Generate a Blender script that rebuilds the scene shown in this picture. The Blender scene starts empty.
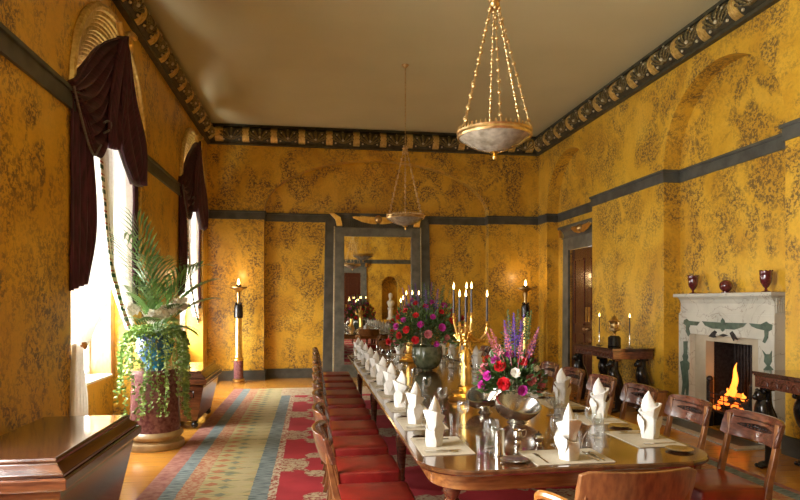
import bpy, bmesh, math, random
from mathutils import Vector, Matrix
random.seed(7)
C = bpy.context.scene.collection
S = bpy.context.scene
PI = math.pi
# ------------------------------------------------------------------ camera, light, exposure
TH = math.asin(.1451); H = 1.6; F = 600.
cam_d = bpy.data.cameras.new('camera'); cam = bpy.data.objects.new('camera', cam_d); C.objects.link(cam)
cam.location = (0, 0, H); cam.rotation_euler = (PI/2, 0, -TH)
cam_d.sensor_width = 36; cam_d.lens = F/800*36; cam_d.shift_y = -(302-250)/800*-1
cam_d.clip_start = .05
S.camera = cam
S.view_settings.view_transform = 'Standard'; S.view_settings.look = 'None'
S.cycles.transparent_max_bounces = 48
S.view_settings.gamma = 1; S.view_settings.use_curve_mapping = False
S.view_settings.exposure = 0.68
w = bpy.data.worlds.new('sky'); S.world = w; w.use_nodes = True
w.node_tree.nodes['Background'].inputs[0].default_value = (.80, .90, 1, 1)
w.node_tree.nodes['Background'].inputs[1].default_value = 3.0
XL, XR, YB, YN, ZC = -2.10, 4.92, 12.59, -0.8, 5.2
WIN = [6.75, 11.07, 2.43]          # centres of the arched window recesses; last one unseen, added to bring in daylight
for i, yc in enumerate(WIN):       # daylight just outside each window, the added unseen one included
    L = bpy.data.lights.new('window_daylight', 'AREA'); L.shape = 'RECTANGLE'; L.size = 2.9; L.size_y = 2.1
    L.energy = [400, 460, 480][i]; L.color = (1, .975, .93)
    o = bpy.data.objects.new('window_daylight', L); C.objects.link(o)
    o.location = (-3.05, yc, 2.2); o.rotation_euler = (0, -PI/2, 0)

# ------------------------------------------------------------------ helpers
def PX(px, py, X):                 # sight line through a picture point meets the plane x = X -> (y, z)
    r = (px-400)/F; c, s = math.cos(TH), math.sin(TH)
    Y = X*(c-r*s)/(s+r*c); d = X*s+Y*c
    return Y, H-(py-302)*d/F
def tag(o, label=None, cat=None, group=None, kind=None):
    if label: o['label'] = label
    if cat: o['category'] = cat
    if group: o['group'] = group
    if kind: o['kind'] = kind
    return o
def thing(name, label, cat, loc=(0, 0, 0), rz=0, group=None):
    o = bpy.data.objects.new(name, None); C.objects.link(o); o.empty_display_size = .1
    o.location = loc; o.rotation_euler = (0, 0, rz)
    return tag(o, label, cat, group)
def kids(o): return [c for c in bpy.data.objects if c.parent == o]
def copy_tree(o, parent=None):
    ch = kids(o); c = o.copy(); C.objects.link(c); c.parent = parent
    for k in ch: copy_tree(k, c)
    return c
def dup(o, loc, rz=0, label=None, group=None):
    c = copy_tree(o); c.location = loc; c.rotation_euler = (0, 0, rz)
    if label: c['label'] = label
    if group: c['group'] = group
    return c
class MB:
    def __init__(s): s.b = bmesh.new(); s.M = Matrix.Identity(4)
    def v(s, p): return s.b.verts.new(s.M @ Vector(p))
    def face(s, vs):
        try: return s.b.faces.new(vs)
        except ValueError: return None
    def box(s, c, d, taper=1.0, tx=None):
        x, y, z = c; a, b, h = d[0]/2, d[1]/2, d[2]/2; t = taper; t2 = tx if tx is not None else taper
        vs = [s.v((x+i*a*(t if k > 0 else 1), y+j*b*(t2 if k > 0 else 1), z+k*h)) for k in (-1, 1) for i, j in ((-1,-1),(1,-1),(1,1),(-1,1))]
        for f in ((3,2,1,0),(4,5,6,7),(0,1,5,4),(1,2,6,5),(2,3,7,6),(3,0,4,7)): s.face([vs[i] for i in f])
        return s
    def box2(s, lo, hi):
        return s.box([(lo[i]+hi[i])/2 for i in range(3)], [hi[i]-lo[i] for i in range(3)])
    def rings(s, R, close=True, cap=True):
        R = [[s.v(p) for p in r] for r in R]; n = len(R[0])
        for a, b in zip(R, R[1:]):
            for i in range(n if close else n-1):
                j = (i+1) % n; s.face([a[i], a[j], b[j], b[i]])
        if cap and close:
            s.face(R[0][::-1]); s.face(R[-1])
        return s
    def lathe(s, prof, c=(0, 0, 0), n=20, cap=True, sx=1, sy=1, wob=None):
        return s.rings([[(c[0]+r*sx*math.cos(2*PI*i/n)*(1 if not wob else wob(i, n)), c[1]+r*sy*math.sin(2*PI*i/n)*(1 if not wob else wob(i, n)), c[2]+z) for i in range(n)] for r, z in prof], cap=cap)
    def tube(s, pts, r, n=8, cap=True):
        pts = [Vector(p) for p in pts]; R = []; up = None
        for i, p in enumerate(pts):
            t = (pts[min(i+1, len(pts)-1)]-pts[max(i-1, 0)])
            if t.length < 1e-9: t = Vector((0, 0, 1))
            t.normalize()
            if up is None: up = t.orthogonal().normalized()
            up = (up-t*up.dot(t)); up = up.normalized() if up.length > 1e-6 else t.orthogonal().normalized()
            q = t.cross(up); rr = r[i] if isinstance(r, (list, tuple)) else r
            ra, rb = rr if isinstance(rr, (list, tuple)) else (rr, rr)
            R.append([p+up*ra*math.cos(2*PI*k/n)+q*rb*math.sin(2*PI*k/n) for k in range(n)])
        return s.rings(R, cap=cap)
    def prism(s, pts, axis, a, b):  # outline in the two other axes, extruded along axis from a to b
        def P(u, w_, t): return {'x': (t, u, w_), 'y': (u, t, w_), 'z': (u, w_, t)}[axis]
        lo = [s.v(P(u, q, a)) for u, q in pts]; hi = [s.v(P(u, q, b)) for u, q in pts]; n = len(pts)
        s.face(lo[::-1]); s.face(hi)
        for i in range(n):
            j = (i+1) % n; s.face([lo[i], lo[j], hi[j], hi[i]])
        return s
    def sphere(s, c, r, n=10, m=6, sc=(1, 1, 1)):
        return s.rings([[(c[0]+sc[0]*max(r*math.sin(PI*j/m), 1e-4)*math.cos(2*PI*i/n), c[1]+sc[1]*max(r*math.sin(PI*j/m), 1e-4)*math.sin(2*PI*i/n), c[2]-sc[2]*r*math.cos(PI*j/m)) for i in range(n)] for j in range(m+1)])
    def strip(s, x, path, w_, d):   # bar swept along (y, z) path, width w_ across x, thickness d
        R = []
        for i, p in enumerate(path):
            a = Vector(path[max(i-1, 0)]); b = Vector(path[min(i+1, len(path)-1)]); t = (b-a).normalized(); nn = Vector((-t.y, t.x))
            ww = w_[i] if isinstance(w_, list) else w_; dd = d[i] if isinstance(d, list) else d
            q = Vector(p)
            R.append([(x-ww/2, *(q-nn*dd/2)), (x+ww/2, *(q-nn*dd/2)), (x+ww/2, *(q+nn*dd/2)), (x-ww/2, *(q+nn*dd/2))])
        return s.rings(R)
    def build(s, name, m, parent=None, smooth=True, bevel=0, ang=40, solid=0, label=None, sub=0):
        bmesh.ops.recalc_face_normals(s.b, faces=s.b.faces)
        me = bpy.data.meshes.new(name); s.b.to_mesh(me); s.b.free()
        o = bpy.data.objects.new(name, me); C.objects.link(o)
        if m: me.materials.append(m)
        if parent: o.parent = parent
        if smooth:
            me.shade_smooth()
            try: me.set_sharp_from_angle(angle=math.radians(ang))
            except Exception: pass
        if solid:
            q = o.modifiers.new('solid', 'SOLIDIFY'); q.thickness = solid; q.offset = 0
        if bevel:
            q = o.modifiers.new('bevel', 'BEVEL'); q.width = bevel; q.segments = 2; q.limit_method = 'ANGLE'
        if sub:
            q = o.modifiers.new('sub', 'SUBSURF'); q.levels = sub; q.render_levels = sub
        if label: o['label'] = label
        return o
def catmull(pts, n=5):
    out = []; P = [Vector(p) for p in pts]; P = [2*P[0]-P[1]]+P+[2*P[-1]-P[-2]]
    for i in range(1, len(P)-2):
        for k in range(n):
            t = k/n; a, b, c, d = P[i-1:i+3]
            out.append(.5*((2*b)+(c-a)*t+(2*a-5*b+4*c-d)*t*t+(3*b-a-3*c+d)*t**3))
    return out+[P[-2]]
def struct(o): o['kind'] = 'structure'; return o

# ------------------------------------------------------------------ materials
class NT:
    def __init__(s, name):
        s.m = bpy.data.materials.new(name); s.m.use_nodes = True; s.t = s.m.node_tree; s.n = s.t.nodes
        s.p = s.n['Principled BSDF']
        s.co = s.n.new('ShaderNodeTexCoord').outputs['Object']
    def setin(s, node, k, v):
        if v is None: return
        if hasattr(v, 'is_output'): s.t.links.new(v, node.inputs[k])
        else:
            if isinstance(v, tuple) and len(v) == 3 and node.inputs[k].type == 'RGBA': v = (*v, 1)
            node.inputs[k].default_value = v
    def math(s, op, a, b=0., clamp=False):
        q = s.n.new('ShaderNodeMath'); q.operation = op; q.use_clamp = clamp; s.setin(q, 0, a); s.setin(q, 1, b); return q.outputs[0]
    def noise(s, scale, detail=3., vec=None, rough=.5, dist=0., sc=None):
        if sc:
            q = s.n.new('ShaderNodeMapping'); s.t.links.new(vec or s.co, q.inputs[0]); q.inputs['Scale'].default_value = sc; vec = q.outputs[0]
        q = s.n.new('ShaderNodeTexNoise'); s.t.links.new(vec or s.co, q.inputs['Vector'])
        q.inputs['Scale'].default_value = scale; q.inputs['Detail'].default_value = detail; q.inputs['Roughness'].default_value = rough; q.inputs['Distortion'].default_value = dist
        return q.outputs[0]
    def ramp(s, f, stops, const=False):
        q = s.n.new('ShaderNodeValToRGB'); s.t.links.new(f, q.inputs[0]); e = q.color_ramp.elements
        if const: q.color_ramp.interpolation = 'CONSTANT'
        while len(e) < len(stops): e.new(.5)
        for i, (p, c) in enumerate(stops): e[i].position = p; e[i].color = (*c, 1) if isinstance(c, tuple) else (c, c, c, 1)
        return q.outputs[0]
    def mix(s, f, a, b, mode='MIX'):
        q = s.n.new('ShaderNodeMix'); q.data_type = 'RGBA'; q.blend_type = mode; s.setin(q, 0, f)
        s.setin(q, 6, a); s.setin(q, 7, b); return q.outputs[2]
    def xyz(s):
        q = s.n.new('ShaderNodeSeparateXYZ'); s.t.links.new(s.co, q.inputs[0]); return q.outputs
    def bump(s, h, strength=.2, dist=.01):
        q = s.n.new('ShaderNodeBump'); s.t.links.new(h, q.inputs['Height']); q.inputs['Strength'].default_value = strength; q.inputs['Distance'].default_value = dist
        s.t.links.new(q.outputs[0], s.p.inputs['Normal']); return s
    def out(s, color=None, rough=.5, metal=0., coat=0., **kw):
        s.setin(s.p, 'Base Color', color); s.setin(s.p, 'Roughness', rough); s.p.inputs['Metallic'].default_value = metal
        s.p.inputs['Coat Weight'].default_value = coat; s.p.inputs['Coat Roughness'].default_value = .12
        for k, v in kw.items(): s.setin(s.p, k, v)
        return s.m
def two(name, c1, c2, scale=20, rough=.5, metal=0., coat=0., bump=0., sc=None, lo=.35, hi=.65, detail=4., **kw):
    t = NT(name); f = t.noise(scale, detail, sc=sc); col = t.ramp(f, [(lo, c1), (hi, c2)])
    if bump: t.bump(f, bump)
    return t.out(col, rough, metal, coat, **kw)
def emis(name, c, k):
    t = NT(name); f = t.noise(9); col = t.ramp(f, [(.3, c), (.7, tuple(min(1, x*1.15) for x in c))])
    t.setin(t.p, 'Emission Color', col); t.p.inputs['Emission Strength'].default_value = k
    return t.out(c, .6)

def wall_mat():
    t = NT('marbled_yellow_wall')
    big = t.noise(.75, 3., dist=1.6, rough=.5); mid = t.noise(2.6, 4., dist=1.2, sc=(1, 1, .7)); fine = t.noise(26, 4., rough=.75, dist=.4)
    base = t.ramp(t.noise(1.7, 4., dist=.8), [(.3, (.60, .32, .022)), (.55, (.73, .425, .036)), (.75, (.78, .485, .06))])
    m = t.math('MULTIPLY', t.ramp(big, [(.38, .25), (.56, 1.)]), t.ramp(mid, [(.40, .0), (.56, 1.)]))
    m = t.math('ADD', m, .10)
    sp = t.ramp(fine, [(.49, 0.), (.53, 1.)])
    f = t.math('MULTIPLY', sp, m, True); f = t.math('MULTIPLY', f, .92)
    col = t.mix(f, base, (.075, .05, .028))
    col = t.mix(t.math('MULTIPLY', m, .22), col, (.30, .16, .04))
    return t.out(col, .38, 0, .15)
M = {}
M['wall'] = wall_mat()
M['ceil'] = two('ceiling_paint', (.57, .52, .30), (.60, .545, .315), 1.2, .85)
M['slate'] = two('dark_slate_paint', (.050, .052, .043), (.095, .095, .078), 5, .45, bump=.03)
M['slateframe'] = two('grey_marble_frame', (.085, .09, .072), (.165, .165, .135), 6, .4, bump=.03, detail=6.)
M['gold'] = two('gilding', (.78, .50, .13), (.98, .70, .24), 18, .28, 1.0, bump=.1)
M['brass'] = two('antique_brass', (.50, .34, .14), (.72, .52, .25), 30, .35, 1.0)
M['softgold'] = two('gilded_plaster', (.56, .38, .10), (.80, .60, .22), 22, .4, .6, bump=.1)
M['cream'] = two('cream_ornament', (.45, .38, .22), (.62, .54, .34), 30, .6)
M['mahog'] = two('mahogany', (.055, .017, .008), (.13, .042, .016), 6, .22, 0, .6, sc=(1, 9, 9))
M['mahogd'] = two('dark_mahogany', (.045, .014, .008), (.105, .032, .015), 5, .25, 0, .5, sc=(9, 1, 9))
M['chairw'] = two('chair_mahogany', (.060, .018, .010), (.14, .046, .024), 7, .22, 0, .6, sc=(2, 8, 8))
M['stile'] = two('brown_chair_wood', (.14, .05, .018), (.26, .11, .035), 8, .3, 0, .4, sc=(6, 2, 2))
M['amber'] = two('amber_wood', (.30, .115, .02), (.46, .20, .045), 8, .35, 0, .4, sc=(6, 2, 2))
M['tabletop'] = two('polished_table_wood', (.055, .020, .008), (.125, .048, .016), 2.2, .12, 0, .8, sc=(7, 1, 1))
M['apron'] = two('table_edge_wood', (.12, .040, .011), (.25, .10, .027), 5, .2, 0, .6, sc=(1, 5, 9))
M['leather'] = two('red_leather', (.125, .005, .005), (.23, .013, .010), 7, .34, 0, .25, bump=.06)
M['black'] = two('black_bronze', (.008, .007, .007), (.025, .022, .020), 20, .22, .4, .3)
M['silver'] = two('silver', (.50, .48, .43), (.72, .70, .64), 14, .24, 1.0)
M['linen'] = two('white_linen', (.62, .60, .55), (.70, .68, .63), 60, .8, bump=.05)
M['mat'] = two('placemat_linen', (.42, .37, .27), (.50, .44, .33), 90, .7, bump=.05)
M['plum'] = two('plum_velvet', (.030, .004, .013), (.080, .012, .030), 9, .8, sc=(1, 6, .6), **{'Sheen Weight': .08})
M['plumtrim'] = two('grey_braid', (.10, .085, .09), (.17, .15, .15), 60, .8)
M['drum'] = two('mauve_scagliola', (.13, .045, .05), (.25, .115, .11), 30, .22, 0, .5, detail=6.)
M['tan'] = two('tan_marble', (.36, .25, .13), (.50, .38, .21), 8, .3, 0, .4)
M['bluepot'] = two('blue_glaze', (.015, .035, .16), (.03, .22, .34), 4, .12, 0, .8)
M['leaf'] = two('palm_leaf', (.065, .17, .03), (.17, .33, .075), 8, .45)
M['ivy'] = two('trailing_ivy', (.10, .20, .03), (.28, .40, .09), 12, .5)
M['fol'] = two('bouquet_foliage', (.035, .085, .022), (.13, .21, .06), 25, .5)
M['petw'] = two('white_petals', (.80, .78, .70), (.92, .90, .84), 20, .6)
M['red'] = two('red_petals', (.42, .004, .010), (.70, .02, .03), 40, .5)
M['mag'] = two('magenta_petals', (.38, .010, .22), (.62, .05, .42), 40, .5)
M['pink'] = two('pink_petals', (.48, .10, .15), (.65, .24, .26), 40, .5)
M['purple'] = two('purple_petals', (.08, .03, .26), (.20, .09, .42), 40, .5)
M['candle'] = two('dark_candle_wax', (.016, .010, .014), (.03, .02, .026), 30, .4)
t = NT('white_marble'); v = t.noise(2.2, 5., dist=1.5); v = t.math('ABSOLUTE', t.math('SUBTRACT', v, .5))
M['marble'] = t.out(t.mix(t.ramp(v, [(.0, 1.), (.012, 0.)]), t.ramp(t.noise(3, 6.), [(.35, (.46, .445, .37)), (.65, (.57, .55, .46))]), (.30, .26, .20)), .3)
M['slip'] = two('cream_marble', (.38, .32, .22), (.46, .40, .28), 4, .35)
M['vert'] = two('verdigris_inlay', (.045, .075, .050), (.085, .13, .085), 18, .4)
M['iron'] = two('cast_iron', (.018, .015, .015), (.045, .038, .036), 25, .5, .5)
M['hearth'] = two('grey_hearth_slate', (.06, .06, .055), (.10, .10, .09), 12, .35)
M['porph'] = two('porphyry', (.070, .010, .012), (.125, .022, .022), 60, .15, 0, .7)
M['white'] = two('white_window_paint', (.75, .72, .65), (.80, .78, .72), 5, .5)
M['coal'] = two('coal', (.012, .010, .010), (.05, .04, .035), 20, .8)
M['statue'] = two('plaster_statue', (.62, .58, .48), (.72, .68, .58), 6, .6)
M['flame'] = emis('candle_flame', (1., .62, .22), 14)
M['fire'] = emis('hearth_flame', (1., .24, .025), 1.7)
M['ember'] = emis('embers', (1., .18, .02), 1.3)
def glass_mat(name, tr, tint=(1, 1, 1), rough=.03, k=1.):
    t = NT(name); mx = t.n.new('ShaderNodeMixShader'); a = t.n.new('ShaderNodeBsdfTransparent'); b = t.n.new('ShaderNodeBsdfGlossy'); l = t.n.new('ShaderNodeLayerWeight')
    a.inputs[0].default_value = (*tint, 1); b.inputs['Roughness'].default_value = rough; l.inputs[0].default_value = tr
    f = t.noise(12, 2.); g = t.math('MULTIPLY', t.math('ADD', l.outputs['Facing'], t.math('MULTIPLY', t.math('SUBTRACT', f, .5), .25), True), k)
    df = t.n.new('ShaderNodeBsdfDiffuse'); m2 = t.n.new('ShaderNodeMixShader'); m2.inputs[0].default_value = .22; t.t.links.new(b.outputs[0], m2.inputs[1]); t.t.links.new(df.outputs[0], m2.inputs[2])
    t.t.links.new(g, mx.inputs[0]); t.t.links.new(a.outputs[0], mx.inputs[1]); t.t.links.new(m2.outputs[0], mx.inputs[2])
    t.t.links.new(mx.outputs[0], t.n['Material Output'].inputs[0]); return t.m
M['glass'] = glass_mat('crystal', .22, (.95, .96, .95), .08, .85)
M['pane'] = glass_mat('window_glass', .08)
def sheer_mat():
    t = NT('sheer_curtain'); tr = t.n.new('ShaderNodeBsdfTranslucent'); df = t.n.new('ShaderNodeBsdfDiffuse'); tp = t.n.new('ShaderNodeBsdfTransparent')
    col = t.ramp(t.noise(40), [(.3, (.86, .84, .78)), (.7, (.94, .92, .87))])
    t.t.links.new(col, tr.inputs[0]); t.t.links.new(col, df.inputs[0])
    m1 = t.n.new('ShaderNodeMixShader'); m1.inputs[0].default_value = .075; t.t.links.new(df.outputs[0], m1.inputs[1]); t.t.links.new(tr.outputs[0], m1.inputs[2])
    m2 = t.n.new('ShaderNodeMixShader'); m2.inputs[0].default_value = .004; t.t.links.new(m1.outputs[0], m2.inputs[1]); t.t.links.new(tp.outputs[0], m2.inputs[2])
    t.t.links.new(m2.outputs[0], t.n['Material Output'].inputs[0]); return t.m
M['sheer'] = sheer_mat()
t = NT('alabaster_bowl'); col = t.ramp(t.noise(14, 5.), [(.35, (.18, .145, .10)), (.65, (.36, .31, .23))])
M['alab'] = t.bump(t.noise(30), .3).out(col, .15, 0, .8)
def floor_mat():
    t = NT('honey_floorboards'); x, y, z = t.xyz()
    b = t.math('FLOOR', t.math('DIVIDE', y, .62)); 
    q = t.n.new('ShaderNodeTexBrick'); t.t.links.new(t.co, q.inputs[0]); q.inputs['Scale'].default_value = 1; q.inputs['Mortar Size'].default_value = .003
    q.inputs['Brick Width'].default_value = 2.6; q.inputs['Row Height'].default_value = .17; q.inputs['Bias'].default_value = .0
    q.inputs['Color1'].default_value = (.56, .23, .03, 1); q.inputs['Color2'].default_value = (.66, .30, .045, 1); q.inputs['Mortar'].default_value = (.20, .075, .015, 1)
    g = t.noise(4, 4., sc=(1, 12, 1)); col = t.mix(.35, q.outputs[0], t.ramp(g, [(.3, (.44, .17, .02)), (.7, (.70, .34, .065))]))
    return t.out(col, .22, 0, .4)
M['floor'] = floor_mat()
def rug_mat():
    t = NT('patterned_carpet'); x, y, z = t.xyz()
    ax = t.math('ABSOLUTE', t.math('SUBTRACT', x, 1.37))            # distance from the carpet's middle line
    n1 = t.noise(16, 4.); n2 = t.noise(60, 2.); wob = t.math('MULTIPLY', t.math('SUBTRACT', n1, .5), .03)
    axw = t.math('ADD', ax, wob)
    # red field, lattice of cream scrolls
    def fr(v, p, o=0.): return t.math('FRACT', t.math('ADD', t.math('DIVIDE', v, p), o))
    u = t.math('ABSOLUTE', t.math('SUBTRACT', fr(t.math('ADD', x, wob), 1.16, .22), .5)); v = t.math('ABSOLUTE', t.math('SUBTRACT', fr(t.math('ADD', y, wob), 1.32), .5))
    sm = t.math('ADD', u, v); line = t.math('LESS_THAN', t.math('ABSOLUTE', t.math('SUBTRACT', sm, .5)), .030)
    def blob(cu, cv, r):
        a = t.math('MULTIPLY', t.math('SUBTRACT', u, cu), 1.0); b = t.math('MULTIPLY', t.math('SUBTRACT', v, cv), 1.15)
        return t.math('LESS_THAN', t.math('ADD', t.math('MULTIPLY', a, a), t.math('MULTIPLY', b, b)), t.math('MULTIPLY', t.math('ADD', n1, .1), r))
    med = t.math('MAXIMUM', t.math('MAXIMUM', blob(0, .5, .07), blob(.5, 0, .07)), t.math('MAXIMUM', blob(.25, .25, .014), line))
    red = t.ramp(t.noise(3, 4.), [(.3, (.34, .008, .016)), (.7, (.50, .022, .034))])
    cream = t.ramp(t.noise(26, 3., dist=1.), [(.40, (.28, .05, .035)), (.47, (.46, .34, .19)), (.66, (.55, .44, .28)), (.74, (.24, .22, .12))])
    field = t.mix(med, red, cream)
    # striped borders
    st = t.noise(1., 3., sc=(3.2, 26, 1)); st2 = t.noise(1., 2., sc=(9, 60, 1))
    green = t.ramp(st, [(.36, (.20, .21, .10)), (.46, (.43, .38, .17)), (.60, (.52, .44, .20)), (.66, (.50, .19, .07)), (.72, (.45, .38, .18))])
    tri = t.math('ABSOLUTE', t.math('SUBTRACT', fr(t.math('ADD', y, wob), .20), .5))      # 0 .. .5, teeth across the band
    tri2 = t.math('ABSOLUTE', t.math('SUBTRACT', fr(t.math('ADD', y, wob), .20, .5), .5))
    teeth = t.math('LESS_THAN', t.math('ABSOLUTE', t.math('SUBTRACT', axw, 1.99)), t.math('MULTIPLY', tri, .26))
    dia = t.math('LESS_THAN', t.math('ABSOLUTE', t.math('SUBTRACT', axw, 2.24)), t.math('MULTIPLY', t.math('SUBTRACT', tri, .22), .25))
    dia2 = t.math('LESS_THAN', t.math('ABSOLUTE', t.math('SUBTRACT', axw, 2.12)), t.math('MULTIPLY', t.math('SUBTRACT', tri2, .25), .20))
    green = t.mix(t.math('MULTIPLY', teeth, .75), green, (.50, .42, .22)); green = t.mix(t.math('MULTIPLY', dia, .85), green, (.42, .13, .05)); green = t.mix(t.math('MULTIPLY', dia2, .8), green, (.16, .20, .14))
    orange = t.ramp(t.noise(30, 3.), [(.4, (.40, .13, .06)), (.6, (.50, .33, .18))])
    blue = t.ramp(st2, [(.38, (.08, .12, .13)), (.6, (.27, .33, .31))])
    mauve = t.ramp(t.noise(14, 3.), [(.35, (.27, .085, .065)), (.65, (.42, .20, .14))])
    spot = t.ramp(t.noise(34, 2.), [(.45, (.33, .07, .04)), (.52, (.60, .50, .33))])
    def lt(a): return t.math('GREATER_THAN', axw, a)
    c = t.mix(lt(1.66), field, spot); c = t.mix(lt(1.73), c, blue); c = t.mix(lt(1.88), c, green); c = t.mix(lt(2.32), c, orange)
    c = t.mix(lt(2.47), c, blue); c = t.mix(lt(2.60), c, mauve)
    # end border
    far = t.math('MULTIPLY', t.math('GREATER_THAN', y, 10.35), t.math('LESS_THAN', ax, 1.9))
    endc = t.ramp(t.noise(20, 3., sc=(1, 1.6, 1)), [(.38, (.38, .16, .09)), (.48, (.58, .47, .30)), (.7, (.50, .42, .24))])
    c = t.mix(far, c, endc)
    c = t.mix(t.math('MULTIPLY', n2, .16), c, (.10, .05, .03))
    return t.bump(n2, .3, .004).out(c, .95)
M['rug'] = rug_mat()
def border_mat():
    t = NT('tassel_braid'); x, y, z = t.xyz(); k = t.math('FRACT', t.math('MULTIPLY', z, 8.)); col = t.ramp(k, [(0, (.02, .10, .055)), (.34, (.75, .70, .58)), (.50, (.40, .03, .02)), (.62, (.75, .70, .58))], True)
    return t.out(col, .8)
M['braid'] = border_mat()
M['mirror'] = NT('mirror_glass').out((.64, .62, .56), .01, 1.0)

# ------------------------------------------------------------------ the room shell
def arch_pts(yc, r, z0, rise, n=28, zb=0.):     # notch outline going up the near side, over and down the far side
    return [(yc-r, zb)]+[(yc-r*math.cos(PI*k/n), z0+rise*math.sin(PI*k/n)) for k in range(n+1)]+[(yc+r, zb)]
floor_o = struct(MB().box2((-3.0, -2, -.1), (5.7, 13.2, 0)).build('floor', M['floor'], smooth=False))
struct(MB().box2((-2.8, -1.2, ZC), (5.6, 13.1, ZC+.1)).build('ceiling', M['ceil'], smooth=False))
RC = 1.10; SP = 3.50
def side_wall(name, x0, x1, cents):
    pts = [(YN, 0)]
    for c in sorted(cents): pts += arch_pts(c, RC if c != 11.07 else 1.03, SP, 1.08)
    pts += [(13., 0), (13., ZC), (YN, ZC)]
    return struct(MB().prism(pts, 'x', x0, x1).build(name, M['wall'], ang=30))
wl = side_wall('wall_left', XL-.33, XL, WIN)
wr = side_wall('wall_right', XR, XR+.25, [6.75, 11.07])
# window wall behind the left recesses, with openings
m = MB(); ys = [YN]
for c in sorted(WIN): ys += [c-1.0, c+1.0]
ys.append(13.)
for i in range(0, len(ys), 2): m.box2((XL-.65, ys[i], 0), (XL-.33, ys[i+1], ZC))
for c in WIN: m.box2((XL-.65, c-1., 0), (XL-.33, c+1., .70)); m.box2((XL-.65, c-1., 3.75), (XL-.33, c+1., ZC))
o = m.build('wall_left_window_bay', M['wall'], wl, smooth=False)
# right recess back wall, with notches for the door and the firebox
pts = [(YN, 0), (6.29, 0), (6.29, 1.10), (7.12, 1.10), (7.12, 0), (10.06, 0), (10.06, 2.66), (11.52, 2.66), (11.52, 0), (13., 0), (13., ZC), (YN, ZC)]
MB().prism(pts, 'x', XR+.25, XR+.65).build('wall_right_recess', M['wall'], wr, smooth=False)
# back wall
BX0, BX1 = -.976, 3.79
bc = (BX0+BX1)/2; br = (BX1-BX0)/2
pts = [(XL, 0)]+arch_pts(bc, br, 3.47, 1.12, 40)+[(XR, 0), (XR, ZC), (XL, ZC)]
wb = struct(MB().prism(pts, 'y', YB, YB+.25).build('wall_back', M['wall'], ang=30))
MB().box2((XL-.5, YB+.25, 0), (XR+.5, YB+.4, ZC)).build('wall_back_recess', M['wall'], wb, smooth=False)
# near wall (seen in the mirror): door opening and statue niche
NX, NR = 3.42, .36
YW = YN
m = MB()
na = [(NX-NR*math.cos(PI*k/12), 2.38+NR*math.sin(PI*k/12)) for k in range(13)]
m.prism([(XL, 0), (.72, 0), (.72, 2.9), (2.12, 2.9), (2.12, 0), (NX, 0), (NX, .82), (NX-NR, .82)]+na[:7]+[(NX, ZC), (XL, ZC)], 'y', YW-.4, YW)
m.prism([(NX, 0), (XR+.3, 0), (XR+.3, ZC), (NX, ZC)]+na[6:]+[(NX+NR, .82), (NX, .82)], 'y', YW-.4, YW)
wn = struct(m.build('wall_near', M['wall'], smooth=False))
MB().box2((XL-.4, YW-.5, 0), (XR+.6, YW-.4, ZC)).build('wall_near_backing', M['wall'], wn, smooth=False)

# dark rail at arch springing height, and baseboards
trim_n = [0]
def run(path, z0, z1, proj, cap=0., name=None, mat=M['slate'], side=1):
    """plan polyline; boxes project to the left of travel * side"""
    m = MB()
    for (x0, y0), (x1, y1) in zip(path, path[1:]):
        d = Vector((x1-x0, y1-y0)); L = d.length; d.normalize(); n = Vector((-d.y, d.x))*side
        def quad(p, za, zb):
            a = Vector((x0, y0))-d*0; b = Vector((x1, y1)); e = n*p; ea = a-d*p*.98 if True else a; eb = b+d*p*.98
            pts = [ea, eb, eb+e, ea+e]
            lo = [m.v((q.x, q.y, za)) for q in pts]; hi = [m.v((q.x, q.y, zb)) for q in pts]
            m.face(lo[::-1]); m.face(hi)
            for i in range(4): m.face([lo[i], lo[(i+1) % 4], hi[(i+1) % 4], hi[i]])
        quad(proj, z0, z1)
        if cap: quad(proj+cap, z1-.035, z1)
    if name is None: trim_n[0] += 1; name = 'trim_%d' % trim_n[0]
    return struct(m.build(name, mat, smooth=False))
R2 = (6.75-RC, 6.75+RC); R1 = (11.07-1.03, 11.07+1.03)
XQ = XR+.25
right_path = [(XR, YN), (XR, R2[0]), (XQ, R2[0]), (XQ, R2[1]), (XR, R2[1]), (XR, R1[0]), (XQ, R1[0]), (XQ, R1[1]), (XR, R1[1]), (XR, YB)]
run(right_path, 3.29, 3.465, .022, .02)
back_path = [(XL, YB), (BX0, YB), (BX0, YB+.25), (BX1, YB+.25), (BX1, YB), (XR, YB)]
run(back_path, 3.29, 3.465, .022, .02, side=-1)
L_edges = [(YN, WIN[2]-RC), (WIN[2]+RC, WIN[0]-RC), (WIN[0]+RC, WIN[1]-1.03), (WIN[1]+1.03, YB)]
for a, b in L_edges: run([(XL, a), (XL, b)], 3.29, 3.465, .03, .02, side=-1)
run([(XL, YN), (NX-1.05, YN)], 3.29, 3.465, .022, .02, side=1)
run([(NX-1.05, YN), (XR, YN)], 3.29, 3.465, .022, .02, side=1)
BH = .20
run([(XQ, 7.62), (XQ, R2[1]), (XR, R2[1]), (XR, R1[0])], 0, BH, .025, .01, name='baseboard_right')
run([(XR, YN), (XR, R2[0])], 0, BH, .025, .01, name='baseboard_right_near')
run([(XR, R1[1]), (XR, YB)], 0, BH, .025, .01, name='baseboard_right_far')
run(back_path[:3]+[(.20, YB+.25)], 0, BH, .025, .01, name='baseboard_back', side=-1)
run([(2.58, YB+.25)]+back_path[3:], 0, BH, .025, .01, name='baseboard_back_right', side=-1)
for i, (a, b) in enumerate(L_edges): run([(XL, a), (XL, b)], 0, BH, .025, .01, name='baseboard_left' if not i else 'baseboard_left_%d' % i, side=-1)
for i, c in enumerate(WIN): run([(XL, c-RC), (XL-.33, c-RC), (XL-.33, c+RC), (XL, c+RC)], 0, BH, .02, .01, name='baseboard_window_%d' % (i+1), side=-1)

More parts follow.
